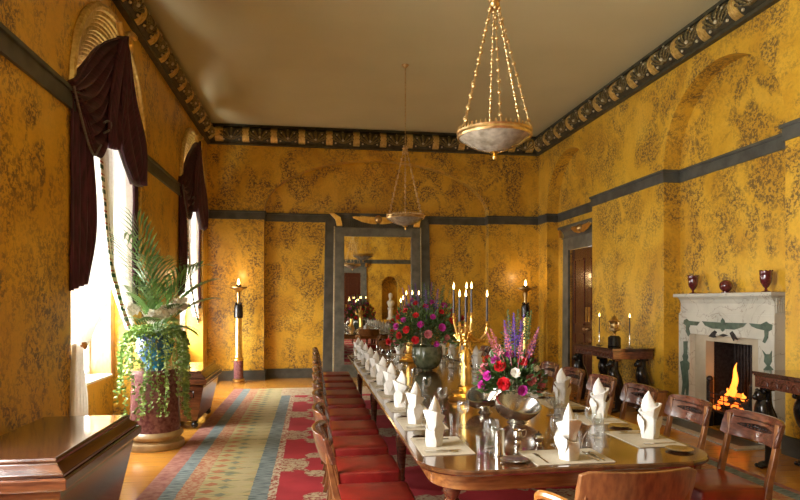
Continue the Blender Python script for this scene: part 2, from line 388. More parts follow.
# ------------------------------------------------------------------ cornice
def prof(t, e=0.): return (.05+e+.12*math.sin(PI*min(max(t, 0), 1))**.7, 4.845+.31*t)
def cornice(name, origin, along, inward, length, tabs, endcap):
    ox, oy = origin; A = Vector((*along, 0)); N = Vector((*inward, 0)); O = Vector((ox, oy, 0))
    def P(u, off, z): return O+A*u+N*off+Vector((0, 0, z))
    def sweep(m, u0, u1, e, n=10, t0=0., t1=1.):
        pr = [prof(t0+(t1-t0)*k/n, e) for k in range(n+1)]
        m.rings([[P(u, 0, pr[0][1])]+[P(u, p[0], p[1]) for p in pr]+[P(u, 0, pr[-1][1])] for u in (u0, u1)])
    m = MB(); sweep(m, 0, length, 0)
    for z0, z1, d in ((4.80, 4.845, .075), (5.155, ZC, .10)):
        m.rings([[P(u, 0, z0), P(u, d, z0), P(u, d, z1), P(u, 0, z1)] for u in (0, length)])
    body = struct(m.build(name, M['cornice'], ang=50))
    m = MB()
    for u in tabs:
        sweep(m, u-.068, u+.068, .012)
        for k in (-.04, 0, .04): sweep(m, u+k-.01, u+k+.01, .018)
    for a, b in endcap: sweep(m, a, b, .014)
    m.build('gilded_tab', M['softgold'], body, ang=50)
    m = MB(); b = MB()
    pitch = tabs[1]-tabs[0]
    for u in [tabs[0]-pitch]+list(tabs):
        uc = u+pitch/2
        if uc < .15 or uc > length-.15: continue
        for k in range(-3, 4):
            a = k*math.radians(27)
            for q in range(5):
                t0 = .12+q*.14*math.cos(a*.8); t1 = t0+.15*math.cos(a*.8); s0 = math.sin(a)*.05*(q+.7); w0 = .012+.004*q
                pa, pb = prof(min(t0, .96), .012), prof(min(t1, .98), .014)
                us = uc+s0; ue = uc+math.sin(a)*.05*(q+1.7)
                lim = pitch/2-.08
                us = max(uc-lim, min(uc+lim, us)); ue = max(uc-lim, min(uc+lim, ue))
                m.face([m.v(P(us-w0, *pa)), m.v(P(us+w0, *pa)), m.v(P(ue+w0, *pb)), m.v(P(ue-w0, *pb))])
        for tt, rr in ((.28, .026), (.86, .016)):
            p = prof(tt, .02); c = P(uc, *p); b.sphere(c, rr, 8, 5)
        for sgn in (-1, 1):
            p = prof(.62, .02); b.sphere(P(uc+sgn*.13, *p), .016, 6, 4); p = prof(.12, .02); b.sphere(P(uc+sgn*.15, *p), .02, 6, 4)
    m.build('leaf_ornament', M['ornleaf'], body, solid=.012)
    b.build('bead', M['cream'], body)
M['cornice'] = two('dark_cornice_paint', (.035, .032, .018), (.075, .066, .036), 12, .5)
M['ornleaf'] = two('olive_gilt_leaf', (.16, .12, .045), (.27, .205, .08), 40, .4, .5)
P0 = .56
cornice('trim_cornice_back', (XL, YB), (1, 0), (0, -1), XR-XL, [.774+P0*k for k in range(11)], [(.17, .33), (XR-XL-.33, XR-XL-.17)])
ln = YB-YN
cornice('trim_cornice_right', (XR, YN), (0, 1), (-1, 0), ln, [ln-.75-P0*k for k in range(22, -1, -1)], [(ln-.33, ln-.17)])
cornice('trim_cornice_left', (XL, YN), (0, 1), (1, 0), ln, [ln-.75-P0*k for k in range(22, -1, -1)], [(ln-.33, ln-.17)])
cornice('trim_cornice_near', (XL, YN), (1, 0), (0, 1), XR-XL, [.774+P0*k for k in range(11)], [])

# ------------------------------------------------------------------ windows in the left recesses, the third unseen and added for its daylight
for i, yc in enumerate(WIN):
    r = RC if i != 1 else 1.03
    wroot = struct(bpy.data.objects.new('window_%d' % (i+1), None)); C.objects.link(wroot); wroot.location = (XL-.33, yc, 0); wroot['kind'] = 'structure'
    m = MB(); x = -.26
    for y0, y1, z0, z1 in ((-.995, -.93, .70, 3.745), (.93, .995, .70, 3.745), (-.93, .93, .70, .78), (-.93, .93, 3.67, 3.745), (-.03, .03, .78, 3.67)):
        m.box2((x-.03, y0, z0), (x+.03, y1, z1))
    for y in (-.48, .48): m.box2((x-.012, y-.012, .78), (x+.012, y+.012, 3.67))
    for k in range(1, 5): z = .78+k*.578; m.box2((x-.012, -.93, z-.012), (x+.012, .93, z+.012))
    m.build('window_frame', M['white'], wroot, smooth=False)
    m = MB().box2((-.23, -1.0, .71), (.01, -.975, 3.75)).box2((-.23, .975, .71), (.01, 1.0, 3.75)).box2((-.23, -.975, 3.72), (.01, .975, 3.75))
    for s in (-1, 1): m.box2((-.0, s*1.045-.045, .70), (.02, s*1.045+.045, 3.80))
    m.build('wooden_jamb', M['amber'], wroot, smooth=False)
    MB().box2((-.27, -.97, .70), (.04, .97, .73)).build('window_sill', M['white'], wroot, bevel=.005)
    MB().box2((x-.003, -.93, .78), (x+.003, .93, 3.67)).build('pane', M['pane'], wroot, smooth=False)
    # ribbed soffit mouldings following the arch
    m = MB()
    for k in range(15):
        xx = .318-k*.020; rr = .026 if k not in (0, 4) else .034; rad = (r-.014)-.036*k; ze = 1.06*rad/(r-.014)
        m.tube([(xx, -rad*math.cos(PI*q/24), SP+.0+ze*math.sin(PI*q/24)) for q in range(25)], rr, 6)
    m.tube([(.345, -(r+.035)*math.cos(PI*q/24), SP+1.115*math.sin(PI*q/24)) for q in range(25)], .042, 8)
    m.build('ribbed_arch', M['softgold'], wroot)

# ------------------------------------------------------------------ doors
def door_frame_mesh(hw, hz, fw, depth, batter=.05):
    m = MB()
    for s in (-1, 1): m.prism([(s*hw, 0), (s*(hw+fw), 0), (s*(hw+fw-batter), hz+fw*.8), (s*hw, hz+fw*.8)], 'y', -depth, 0)
    m.prism([(-hw, hz), (hw, hz), (hw, hz+fw*.8), (-hw, hz+fw*.8)], 'y', -depth, 0); return m
def wing_disc(parent, w_, h_, z, y, mat):
    m = MB()
    for s in (-1, 1):
        top = [(s*.045, z+h_*.25), (s*w_*.55, z+h_*.5), (s*w_, z+h_*.62), (s*w_*.92, z+h_*.1), (s*w_*.6, z-h_*.3), (s*w_*.25, z-h_*.5), (s*.03, z-h_*.5)]
        m.prism(top, 'y', y-.02, y)
        for k in range(4): m.prism([(s*(.06+k*.02), z-h_*.35+k*h_*.16), (s*w_*(.7+.08*k), z-h_*.12+k*h_*.18), (s*w_*(.7+.08*k), z-h_*.06+k*h_*.18), (s*(.06+k*.02), z-h_*.27+k*h_*.16)], 'y', y-.03, y-.02)
    o = m.build('wings', mat, parent, bevel=.004)
    MB().sphere((0, y-.03, z), h_*.42, 14, 10).build('orb', M['brass'], parent)
d1 = struct(bpy.data.objects.new('door_1', None)); C.objects.link(d1); d1.location = (XQ, 10.79, 0); d1.rotation_euler = (0, 0, -PI/2)   # local -y faces the room (-x)
# local x -> world -y ... frame
def build_door(root, hw, hz):
    door_frame_mesh(hw, hz, .30, .045).build('door_frame', M['slateframe'], root, bevel=.006, smooth=False)
    zc = hz+.24
    m = MB(); pr = [(0, zc), (-.05, zc), (-.055, zc+.06), (-.08, zc+.13), (-.14, zc+.20), (-.14, zc+.245), (0, zc+.245)]
    m.prism([(a, b) for a, b in pr], 'x', -hw-.30, hw+.30); m.build('cavetto_head', M['slate'], root, smooth=False)
    wing_disc(root, hw*.62, .17, zc+.12, -.10, M['gold'])
    for s in (-1, 1): MB().prism([(s*(hw+.29), zc+.245), (s*(hw+.20), zc+.245), (s*(hw+.17), zc+.02), (s*(hw+.26), zc+.02)], 'y', -.13, -.06).build('gilded_corner', M['gold'], root, smooth=False)
    for s in (-1, 1):
        lf = MB().box2((min(s*.004, s*hw), .03, .01), (max(s*.004, s*hw), .07, hz)).build('door_leaf', M['mahogd'], root, smooth=False)
        m = MB()
        for (za, zb) in ((.25, 1.0), (1.15, hz-.2)):
            xa, xb = .14, hw-.14
            for q in ((xa, za, xa+.03, zb), (xb-.03, za, xb, zb), (xa, za, xb, za+.03), (xa, zb-.03, xb, zb)):
                m.box2((min(s*q[0], s*q[2]), .015, q[1]), (max(s*q[0], s*q[2]), .032, q[3]))
        m.build('panel_moulding', M['chairw'], lf, smooth=False)
        m = MB().box2((min(s*.03, s*.09), .018, 1.22), (max(s*.03, s*.09), .03, 1.50)); m.build('finger_plate', M['gold'], lf, smooth=False)
        MB().tube([(s*.06, .03, 1.08), (s*.06, -.01, 1.08)], .012).sphere((s*.06, -.02, 1.08), .028).build('door_knob', M['brass'], lf)
build_door(d1, .73, 2.65)
d2 = struct(bpy.data.objects.new('door_2', None)); C.objects.link(d2); d2.location = (1.42, YN, 0); d2.rotation_euler = (0, 0, PI)
d2['kind'] = 'structure'
build_door(d2, .70, 2.88)

# ------------------------------------------------------------------ big mirror on the back wall
mr = thing('mirror', 'tall mirror in a grey marble battered frame with gold winged orb, on the far wall', 'mirror', (1.395, YB+.25, 0))
m = MB(); gw, g0, g1 = .72, .27, 3.0
for s in (-1, 1): m.prism([(s*gw, g0), (s*(gw+.21), g0), (s*(gw+.19), 3.18), (s*gw, 3.18)], 'y', -.10, 0)
m.box2((-gw, -.10, g1), (gw, 0, 3.18)); m.box2((-gw-.22, -.11, 0), (gw+.22, 0, g0))
m.build('inner_frame', M['slateframe'], mr, smooth=False, bevel=.005)
for s in (-1, 1):
    MB().prism([(s*(gw+.225), 0), (s*1.18, 0), (s*1.12, 3.20), (s*1.11, 3.33), (s*1.02, 3.46), (s*.92, 3.46), (s*.92, 3.18)], 'y', -.07, 0).build('outer_frame', M['slate'], mr, smooth=False, bevel=.008)
for s in (-1, 1): MB().tube([(s*(gw+.232), -.085, .0), (s*(gw+.232), -.085, .15), (s*(gw+.205), -.085, 3.2)], .013, 8).build('roll_moulding', M['cream'], mr)
m = MB(); m.prism([(0, 3.185), (-.08, 3.185), (-.09, 3.27), (-.12, 3.36), (-.17, 3.43), (-.17, 3.475), (0, 3.475)], 'x', -.92, .92)
for k in range(46): x = -.88+k*.039; m.prism([(-.082, 3.20), (-.10, 3.20), (-.13, 3.36), (-.165, 3.42), (-.12, 3.40)], 'x', x, x+.018)
m.build('cavetto_head', M['slate'], mr, smooth=False)
wing_disc(mr, .58, .20, 3.355, -.135, M['gold'])
for s in (-1, 1): MB().prism([(s*1.03, 3.46), (s*.93, 3.46), (s*.80, 3.38), (s*.76, 3.20), (s*.88, 3.20), (s*.91, 3.34)], 'y', -.20, -.09).build('gilded_corner', M['gold'], mr, bevel=.006)
MB().box2((-gw, -.055, g0), (gw, -.045, g1)).build('mirror_glass', M['mirror'], mr, smooth=False)

# statue in the near niche
st = thing('statue', 'white plaster bust on a pedestal in the arched niche reflected in the mirror', 'statue', (NX+.05, YN-.2, .822))
MB().lathe([(.18, 0), (.18, .05), (.12, .09), (.11, .42), (.15, .46), (.16, .52)], n=16).build('plinth', M['statue'], st)
MB().lathe([(.06, .52), (.09, .56), (.17, .68), (.19, .76), (.14, .83), (.055, .87), (.05, .92), (.085, .97), (.10, 1.05), (.09, 1.13), (.04, 1.18)], n=16, sy=.7).sphere((0, .08, 1.03), .02).build('bust', M['statue'], st)

# ------------------------------------------------------------------ carpet
tag(MB().box2((-1.40, -.6, .001), (4.04, 11.25, .014)).build('carpet', M['rug'], smooth=False), 'large red carpet with striped green, blue and rust borders under the dining table', 'carpet')

# ------------------------------------------------------------------ curtains
def cloth(L_, R_, X0, folds, amp, nu=40, nv=26, ph=0., gather=None):
    L2 = catmull([Vector((*p, 0)) for p in L_], 8); R2_ = catmull([Vector((*p, 0)) for p in R_], 8)
    m = MB(); rows = []
    for j in range(nv+1):
        v = j/nv
        def ev(A):
            f = v*(len(A)-1); i = min(int(f), len(A)-2); return A[i].lerp(A[i+1], f-i)
        a, b = ev(L2), ev(R2_); wd = (b-a).length
        row = []
        for i in range(nu+1):
            u = i/nu; p = a.lerp(b, u); am = amp*min(1, wd/.25+.25)
            row.append((X0+am*math.sin(2*PI*folds*u+ph+.7*math.sin(3*v+ph)+.5*math.sin(9*u)), p.x, p.y))
        rows.append(row)
    m.rings(rows, close=False, cap=False); return m
def pts(X, *a): return [PX(px, py, X) for px, py in a]
X1, X2 = XL-.02, XL-.16
def rel(y): return y
cur = thing('velvet_curtain', 'plum velvet curtain with swag, hung in the nearer arched window', 'curtain', (0, 0, 0), group='plum velvet window curtains')
cloth(pts(X1, (67, 74), (66, 120), (66, 200), (66, 291)), pts(X1, (80, 74), (88, 150), (92, 226), (85, 283)), X1+.02, 4, .035).build('side_panel', M['plum'], cur, solid=.006)
cloth(pts(X1, (132, 100), (136, 170), (136, 240), (137, 312)), pts(X1, (140, 130), (142, 180), (143, 240), (141, 310)), X1-.04, 2.5, .025).build('side_panel', M['plum'], cur, solid=.006)
X3 = X1+.07
cloth(pts(X3, (119, 37), (101, 41), (88, 54), (70, 82)), pts(X3, (122, 46), (106, 135), (94, 157), (80, 112)), X3, 8, .045, ph=.5).build('swag', M['plum'], cur, solid=.008)
cloth(pts(X3, (116, 36), (106, 80), (102, 125), (105, 148)), pts(X3, (124, 36), (126, 80), (120, 120), (116, 150)), X3+.03, 3, .04).build('swag_tail', M['plum'], cur, solid=.008)
cloth(pts(X3, (120, 36), (116, 100), (117, 148), (130, 184)), pts(X3, (123, 40), (133, 98), (144, 142), (143, 186)), X3+.02, 3.5, .045, ph=1.).build('swag_tail', M['plum'], cur, solid=.008)
def line3(X, *a): return catmull([(X, *PX(px, py, X)) for px, py in a], 6)
MB().tube(line3(X3+.05, (74, 86), (82, 120), (89, 145), (95, 155), (101, 145)), .012, 6).build('braid', M['plumtrim'], cur)
MB().tube(line3(X3+.06, (119, 150), (126, 170), (134, 184), (142, 186)), .012, 6).build('braid', M['plumtrim'], cur)
MB().tube(line3(X3+.06, (104, 123), (108, 121), (111, 124), (109, 130), (104, 133)), .012, 6).build('braid', M['plumtrim'], cur)
hook = MB().tube(line3(X3+.02, (119, 22), (122, 40), (125, 51), (130, 51), (130, 42), (126, 36), (131, 34), (135, 38)), .034, 8).build('gilded_hook', M['gold'], cur)
sh = thing('sheer_curtain', 'white sheer curtains tied back with green tassel braid in the nearer window', 'curtain', (0, 0, 0), group='white sheer window curtains')
cloth(pts(X2, (68, 125), (66, 200), (66, 290), (71, 346)), pts(X2, (104, 125), (107, 210), (105, 290), (79, 350)), X2+.02, 6, .06, nu=56).build('upper_panel', M['sheer'], sh)
cloth(pts(XL-.02, (69, 344), (67, 370), (66, 400), (65, 440)), pts(XL-.02, (78, 349), (79, 375), (82, 400), (84, 440)), XL, 5, .045).build('lower_panel', M['sheer'], sh)
cloth(pts(X2, (92, 130), (98, 200), (105, 265), (131, 342)), pts(X2, (137, 130), (138, 220), (139, 300), (139, 342)), X2+.03, 5, .06, nu=50).build('upper_panel', M['sheer'], sh)
cloth(pts(X2, (131, 342), (129, 370), (129, 400), (129, 412)), pts(X2, (139, 342), (140, 370), (140, 400), (140, 412)), X2+.03, 3, .02).build('lower_panel', M['sheer'], sh)
A = catmull([(0, *PX(a, b, X2)) for a, b in ((92, 130), (98, 200), (105, 265), (110, 288), (120, 320), (131, 342))], 8)
m = MB(); m.rings([[(X2+.07, p.y-.06, p.z-.01), (X2+.07, p.y+.06, p.z+.01), (X2+.078, p.y+.06, p.z+.01), (X2+.078, p.y-.06, p.z-.01)] for p in A])
m.build('tassel_braid', M['braid'], sh)
for a, b in ((72, 346), (135, 343)):
    y, z = PX(a+(3 if a < 100 else 0), b, X2); MB().lathe([(.05, -.035), (.065, -.012), (.065, .012), (.05, .035)], (X2+(.06 if a < 100 else -.02), y, z), 14, sx=.8).build('tieback', M['amber'] if a < 100 else M['linen'], sh)
for src, lab, cat in ((cur, 'plum velvet curtain with swag, hung in the farther arched window', 'c'), (sh, 'white sheer curtains tied back with green tassel braid in the farther window', 'c')):
    dup(src, (0, 4.32, 0), 0, lab)

# ------------------------------------------------------------------ dining table
TX, TW, TY0, TY1, TZ = 1.395, .835, 2.93, 9.86, .75
def rrect(x0, x1, y0, y1, r, n=6):
    o = []
    for cx, cy, a in ((x1-r, y0+r, -90), (x1-r, y1-r, 0), (x0+r, y1-r, 90), (x0+r, y0+r, 180)):
        o += [(cx+r*math.cos(math.radians(a+90*k/n)), cy+r*math.sin(math.radians(a+90*k/n))) for k in range(n+1)]
    return o
tb = thing('dining_table', 'long polished mahogany dining table with rounded corners set for a banquet', 'table', (TX, 6.4, 0))
def loc(pts_): return [(x-TX, y-6.4) for x, y in pts_]
m = MB(); zz = [(-.035, TZ-.03), (-.01, TZ-.032), (0, TZ-.022), (0, TZ-.008), (-.008, TZ)]
m.rings([[(x, y, z) for x, y in loc(rrect(TX-TW-e, TX+TW+e, TY0-e, TY1+e, .27+e))] for e, z in zz])
m.build('tabletop', M['tabletop'], tb, ang=25)
m = MB(); m.rings([[(x, y, z) for x, y in loc(rrect(TX-TW+e, TX+TW-e, TY0+e, TY1-e, .22))] for e, z in ((.075, TZ-.125), (.07, TZ-.12), (.07, TZ-.035))])
m.build('apron', M['apron'], tb)
LP = [(.05, 0), (.03, .01), (.03, .05), (.036, .07), (.028, .09), (.042, .30), (.05, .42), (.034, .47), (.052, .49), (.034, .51), (.05, .55), (.05, .57), (.045, .63)]
for yy in (3.22, 5.1, 7.4, 9.57):
    for s in (-1, 1):
        MB().lathe([(r, .0+z+.0145) for r, z in LP], (s*(TW-.20), yy-6.4, 0), 16).build('leg', M['mahog'], tb)

# ------------------------------------------------------------------ chairs
def chair(name, label, arms=False, back='chairw'):
    t = thing(name, label, 'chair'); z0 = .026
    m = MB(); 
    R = []
    for e, z in ((.0, .405), (0, .474), (.005, .484), (.018, .489), (.10, .492)):
        R.append([(x, y, z) for x, y in rrect(-.225+e, .225-e, -.20+e, .235-e, .03, 4)])
    m.rings(R); st_ = m.build('seat', M['leather'], t, ang=60)
    MB().box2((-.222, -.215, .355), (.222, .225, .404)).build('seat_rail', M['stile'], t, bevel=.006, smooth=False)
    for s in (-1, 1):
        MB().strip(s*.205, [(.215, .40), (.225, .30), (.245, .15), (.285, z0)], .032, [.045, .042, .036, .03]).build('leg', M['chairw'], t, bevel=.004)
        MB().strip(s*.215, [(-.27, .86), (-.262, .75), (-.235, .62), (-.205, .50), (-.195, .42), (-.20, .30), (-.215, .14), (-.245, z0)], .034, [.022, .028, .034, .04, .045, .042, .036, .03]).build('leg', M['stile'], t, bevel=.004)
    m = MB(); R = []
    n = 14
    for i in range(n+1):
        x = -.255+.51*i/n; q = (x/.255)**2; y = -.315+.065*q; hh = .085-.018*max(0, q-.7)/.3
        zc = .80; lean = .02
        R.append([(x, y+.012+lean, zc-hh), (x, y+.014, zc), (x, y+.006-lean, zc+hh), (x, y-.018-lean, zc+hh), (x, y-.020, zc), (x, y-.012+lean, zc-hh)])
    m.rings(R); br_ = m.build('backrest', M[back], t, ang=50, bevel=.004)
    for za, zb in ((.752, .757), (.843, .848)):
        m = MB()
        m.rings([[(x0, -.300+.065*(x0/.255)**2+.006, z_) for z_ in (za, zb)] for x0 in [-.19+.38*i/12 for i in range(13)]], close=False, cap=False)
        m.build('stringing', M['black'], br_, solid=.003)
    m = MB()
    for q in (-.012, .012):
        m.rings([[(x0, -.300+.065*(x0/.255)**2+.006, .80+q*(1-(x0/.15)**2)*1.4+z_) for z_ in (-.003, .003)] for x0 in [-.15+.30*i/12 for i in range(13)]], close=False, cap=False)
    for k in range(7):
        x = -.09+.03*k; y = -.300+.065*(x/.255)**2+.004; r = .018-.002*abs(k-3)
        m.face([m.v((x-r, y, .80)), m.v((x, y, .80-r*.8)), m.v((x+r, y, .80)), m.v((x, y-.001, .80+r*.8))])
    m.build('inlay', M['black'], br_, solid=.004)
    if arms:
        for s in (-1, 1):
            MB().tube(catmull([(s*.215, -.235, .685), (s*.25, -.12, .71), (s*.31, -.02, .715), (s*.31, .035, .68), (s*.28, .05, .62), (s*.23, .08, .55), (s*.22, .08, .44)], 4), .019, 8).build('armrest', M['amber'], t)
    return t
CY = [3.47+.66*i for i in range(10)]
ORD = ['nearest to the camera', 'second from the near end', 'third from the near end', 'fourth from the near end', 'fifth from the near end', 'fifth from the far end', 'fourth from the far end', 'third from the far end', 'second from the far end', 'farthest from the camera']
ch0 = chair('dining_chair', '')
first = True
for i, y in enumerate(CY):
    for s in (-1, 1):
        lab = ('red leather chair on the %s side, ' % ('left, window' if s < 0 else 'right, fireplace'))+ORD[i]
        jit = random.uniform(-.02, .02)
        x = TX-1.045 if s < 0 else TX+1.11; grp = 'dining chairs along the table'
        rz = -PI/2 if s < 0 else PI/2
        if first: ch0.location = (x, y, 0); ch0.rotation_euler = (0, 0, rz); tag(ch0, lab, None, grp); first = False
        else: dup(ch0, (x, y+jit, 0), rz+jit*1.5, lab, grp)
ca = chair('armchair', 'plain brown curved-back armchair at the near end of the table, seen from behind', True, 'stile')
ca.location = (1.325, 2.57, 0); ca.scale = (1, 1, 1.04)
dup(ca, (1.42, 10.28, 0), PI, 'curved-back armchair at the far end of the table in front of the mirror')

# ------------------------------------------------------------------ place settings
def napkin_mesh():
    m = MB(); n = 14
    def ring(fx, fz, fr, a0=0, a1=2*PI, close=True): pass
    def tubeish(prof_, slant, phs, ell=.85, fac=.004):
        R = []
        for r, z, sl in prof_:
            R.append([((r+fac*(i % 2))*math.cos(2*PI*i/n), ell*(r+fac*(i % 2))*math.sin(2*PI*i/n), z+sl*math.cos(2*PI*i/n-phs)) for i in range(n)])
        m.rings(R)
    n = 10
    tubeish([(.045, 0, 0), (.050, .03, 0), (.052, .085, .008), (.050, .118, .026), (.040, .120, .026), (.036, .08, .01)], 0, .9)
    tubeish([(.034, .06, 0), (.036, .12, 0), (.050, .155, -.012), (.064, .190, -.028), (.054, .192, -.028), (.034, .15, -.01)], 0, .3)
    R = []
    for r, z, ox in ((.030, .12, 0), (.040, .165, 0), (.043, .195, .004), (.034, .228, .008), (.018, .262, .010), (.002, .292, .006)):
        R.append([(ox+r*math.cos(2*PI*i/n), .62*r*math.sin(2*PI*i/n), z) for i in range(n)])
    m.rings(R)
    for a in (0.5, 2.5, 4.6):
        c, s_ = math.cos(a), math.sin(a)
        m.rings([[(c*q-s_*w__, s_*q+c*w__, z) for w__ in (-wd, 0, wd)] for q, z, wd in ((.046, .03, .010), (.055, .08, .030), (.060, .115, .034), (.076, .150, .004))], close=False, cap=False)
    return m
def lathe_glass(m, prof_in): m.lathe(prof_in, n=16, cap=False)
def wine(scale=1.):
    m = MB(); p = [(.001, .0), (.034, .0), (.034, .003), (.006, .008), (.004, .03), (.0055, .05), (.004, .075), (.012, .085), (.030, .105), (.036, .13), (.036, .155), (.033, .178), (.031, .178), (.034, .155), (.034, .13), (.028, .108), (.001, .092)]
    m.lathe([(r*scale, z*scale) for r, z in p], n=18, cap=False, wob=lambda i, n: 1+.03*(i % 2)); return m
def tumbler():
    m = MB(); m.lathe([(.001, 0), (.026, 0), (.028, .01), (.034, .10), (.032, .10), (.026, .014), (.001, .012)], n=18, cap=False, wob=lambda i, n: 1+.035*(i % 2)); return m
def flat_tool(kind):
    m = MB()
    if kind == 'knife': m.prism([(-.006, -.10), (.006, -.10), (.007, -.01), (.009, .0), (.009, .09), (.002, .115), (-.005, .10), (-.006, 0)], 'z', 0, .003)
    elif kind == 'fork':
        m.prism([(-.006, -.10), (.006, -.10), (.004, .02), (.011, .05), (.011, .065), (-.011, .065), (-.011, .05), (-.004, .02)], 'z', 0, .003)
        for k in range(4): m.box2((-.011+k*.0062, .063, 0), (-.0075+k*.0062, .105, .003))
    else:
        m.prism([(-.006, -.10), (.006, -.10), (.003, .03), (-.003, .03)], 'z', 0, .003); m.sphere((0, .06, .004), .018, 10, 6, (1, 1.6, .25))
    return m
proto = {}
proto['placemat'] = MB().prism([(a, b) for a, b in rrect(-.15, .15, -.22, .22, .012, 3)], 'z', 0, .003).build('placemat', M['mat'], smooth=False)
proto['napkin'] = napkin_mesh().build('napkin', M['linen'], ang=28)
proto['side_plate'] = MB().lathe([(.001, 0), (.04, 0), (.075, .010), (.077, .012), (.04, .004), (.001, .003)], n=24, cap=False).build('side_plate', M['silver'])
proto['wine_glass'] = wine(1.).build('wine_glass', M['glass'])
proto['goblet'] = wine(.86).build('goblet', M['glass'])
proto['tumbler'] = tumbler().build('tumbler', M['glass'])
for k in ('knife', 'fork', 'spoon'): proto[k] = flat_tool(k).build(k, M['silver'], smooth=False)
CAT = {'placemat': 'placemat', 'napkin': 'napkin', 'side_plate': 'plate', 'wine_glass': 'glass', 'goblet': 'glass', 'tumbler': 'glass', 'knife': 'knife', 'fork': 'fork', 'spoon': 'spoon'}
DESC = {'placemat': 'cream linen placemat', 'napkin': 'white folded standing napkin', 'side_plate': 'small silver side plate', 'wine_glass': 'tall cut crystal wine glass', 'goblet': 'smaller cut crystal goblet', 'tumbler': 'straight cut crystal tumbler', 'knife': 'silver knife', 'fork': 'silver fork', 'spoon': 'silver spoon'}
GR = {'placemat': 'linen placemats', 'napkin': 'folded napkins', 'side_plate': 'side plates', 'wine_glass': 'wine glasses', 'goblet': 'crystal goblets', 'tumbler': 'crystal tumblers', 'knife': 'silver knives', 'fork': 'silver forks', 'spoon': 'silver spoons'}
used = set()
def put(k, p, rz, where):
    o = proto[k]
    if k in used: o = proto[k].copy(); C.objects.link(o)
    used.add(k); o.location = p; o.rotation_euler = (0, 0, rz)
    if k == 'napkin': o.scale = (1.3, 1.25, 1.02) if 'end' in where else (1.06, 1.06, 1)
    return tag(o, DESC[k]+' '+where, CAT[k], GR[k])
def setting(ex, ey, ang, where, nr):
    """(ex, ey) on the table edge, ang = direction pointing to the table's middle"""
    c, s = math.cos(ang), math.sin(ang)
    def W(f, l, dz): return (ex+c*f-s*l, ey+s*f+c*l, TZ+dz)    # f towards middle, l to the diner's left
    put('placemat', W(.195, 0, .001), ang, where)
    put('napkin', W(.15, 0, .005), ang+nr, where)
    put('fork', W(.17, .15, .005), ang-PI/2, where); put('knife', W(.17, -.13, .005), ang-PI/2, where); put('spoon', W(.17, -.165, .005), ang-PI/2, where)
    put('side_plate', W(.15, .305, .001), 0, where)
    put('tumbler', W(.385, -.20, .001), nr, where); put('wine_glass', W(.46, -.16, .001), nr, where); put('goblet', W(.47, -.06, .001), nr, where)
ORD2 = ['nearest place', 'second place', 'third place', 'fourth place', 'fifth place', 'sixth place', 'seventh place', 'eighth place', 'ninth place', 'farthest place']
for i, y in enumerate(CY):
    setting(TX-TW, y, 0, 'at the %s on the window side' % ORD2[i], random.uniform(-.5, .5))
    setting(TX+TW, y, PI, 'at the %s on the fireplace side' % ORD2[i], random.uniform(-.5, .5))
setting(1.375, TY0, PI/2, 'before the armchair at the near table end', -.4)
setting(1.42, TY1, -PI/2, 'at the far table end near the mirror', .3)

# ------------------------------------------------------------------ centrepieces
def flame(m, c, s=1.): return m.lathe([(.001, 0), (.006*s, .008*s), (.0075*s, .018*s), (.004*s, .034*s), (.0006, .052*s)], c, 8, cap=False)
def candelabrum(label, loc_, cands, group):
    t = thing('candelabrum', label, 'candelabra', loc_, group=group)
    MB().lathe([(.001, 0), (.145, 0), (.155, .014), (.14, .03), (.105, .042), (.12, .06), (.085, .078), (.055, .09), (.07, .11), (.04, .13)], n=24, wob=lambda i, n: 1+.06*math.cos(2*PI*i*4/n)).build('base', M['gold'], t)
    m = MB(); m.tube([(0, 0, .11), (.005, .0, .20), (0, 0, .30), (-.004, 0, .37), (0, 0, .42), (0, 0, .455)], [(.050, .044), (.058, .048), (.042, .036), (.050, .038), (.045, .030), (.016, .016)], 12)
    for k in range(26): a = k*2.4; m.sphere((.042*math.cos(a), .036*math.sin(a), .12+.011*k), .013, 6, 4)
    m.sphere((0, 0, .48), .027, 12, 8, (1, 1, 1.25))
    for k in range(16): a = k*2.4; m.sphere((.05*math.cos(a), .05*math.sin(a), .53+.005*k), .018, 6, 4)
    for s in (-1, 1): m.tube([(s*.03, 0, .43), (s*.055, .005, .40), (s*.045, .03, .46), (s*.03, .02, .54)], [.010, .009, .008, .007], 8)
    m.build('draped_figure', M['gold'], t)
    MB().lathe([(.001, .50), (.03, .52), (.02, .55), (.012, .60), (.025, .62), (.010, .66), (.014, .70), (.002, .73)], n=14).build('stem', M['gold'], t)
    for x, y, zf in cands:
        b = zf-.27; L_ = math.hypot(x, y) or 1
        arm = MB().tube(catmull([(0, 0, .56), (x*.45, y*.45, .50), (x*.9, y*.9, b-.09), (x, y, b-.02)], 5), .0105, 8)
        for q in range(5): arm.sphere((x*(.3+.14*q), y*(.3+.14*q), .535-.012*q+(b-.60)*max(0, q-2)*.25), .016, 6, 4)
        arm.lathe([(.004, -.03), (.028, -.022), (.030, -.018), (.012, -.012), (.014, .015), (.019, .02), (.011, .02)], (x, y, b), 12); a_ = arm.build('branch', M['gold'], t)
        c_ = MB().lathe([(.0105, 0), (.0095, .23)], (x, y, b+.003), 10).build('candle', M['candle'], a_)
        flame(MB(), (x, y, b+.234), 1.15).build('flame', M['flame'], a_)
    return t
k5 = 5.2/600
c1 = [(-.087, -.12, .93), (-.078, .13, 1.0), (-.04, -.15, .93), (.045, .15, 1.005), (.082, .12, 1.005), (.185, -.02, .93)]
candelabrum('gilded figure candelabrum with dark lit candles beside the nearer flower centrepiece', (1.33, 5.10, TZ+.001), c1, 'gilded candelabra on the dining table')
k8 = 8.4/600
c2 = [(-.14, -.06, .88), (-.03, .12, .99), (.02, -.1, .99), (.14, .04, .99), (-.08, .1, .92)]
candelabrum('gilded figure candelabrum with dark lit candles behind the big red flower centrepiece', (1.38, 8.45, TZ+.001), c2, 'gilded candelabra on the dining table')

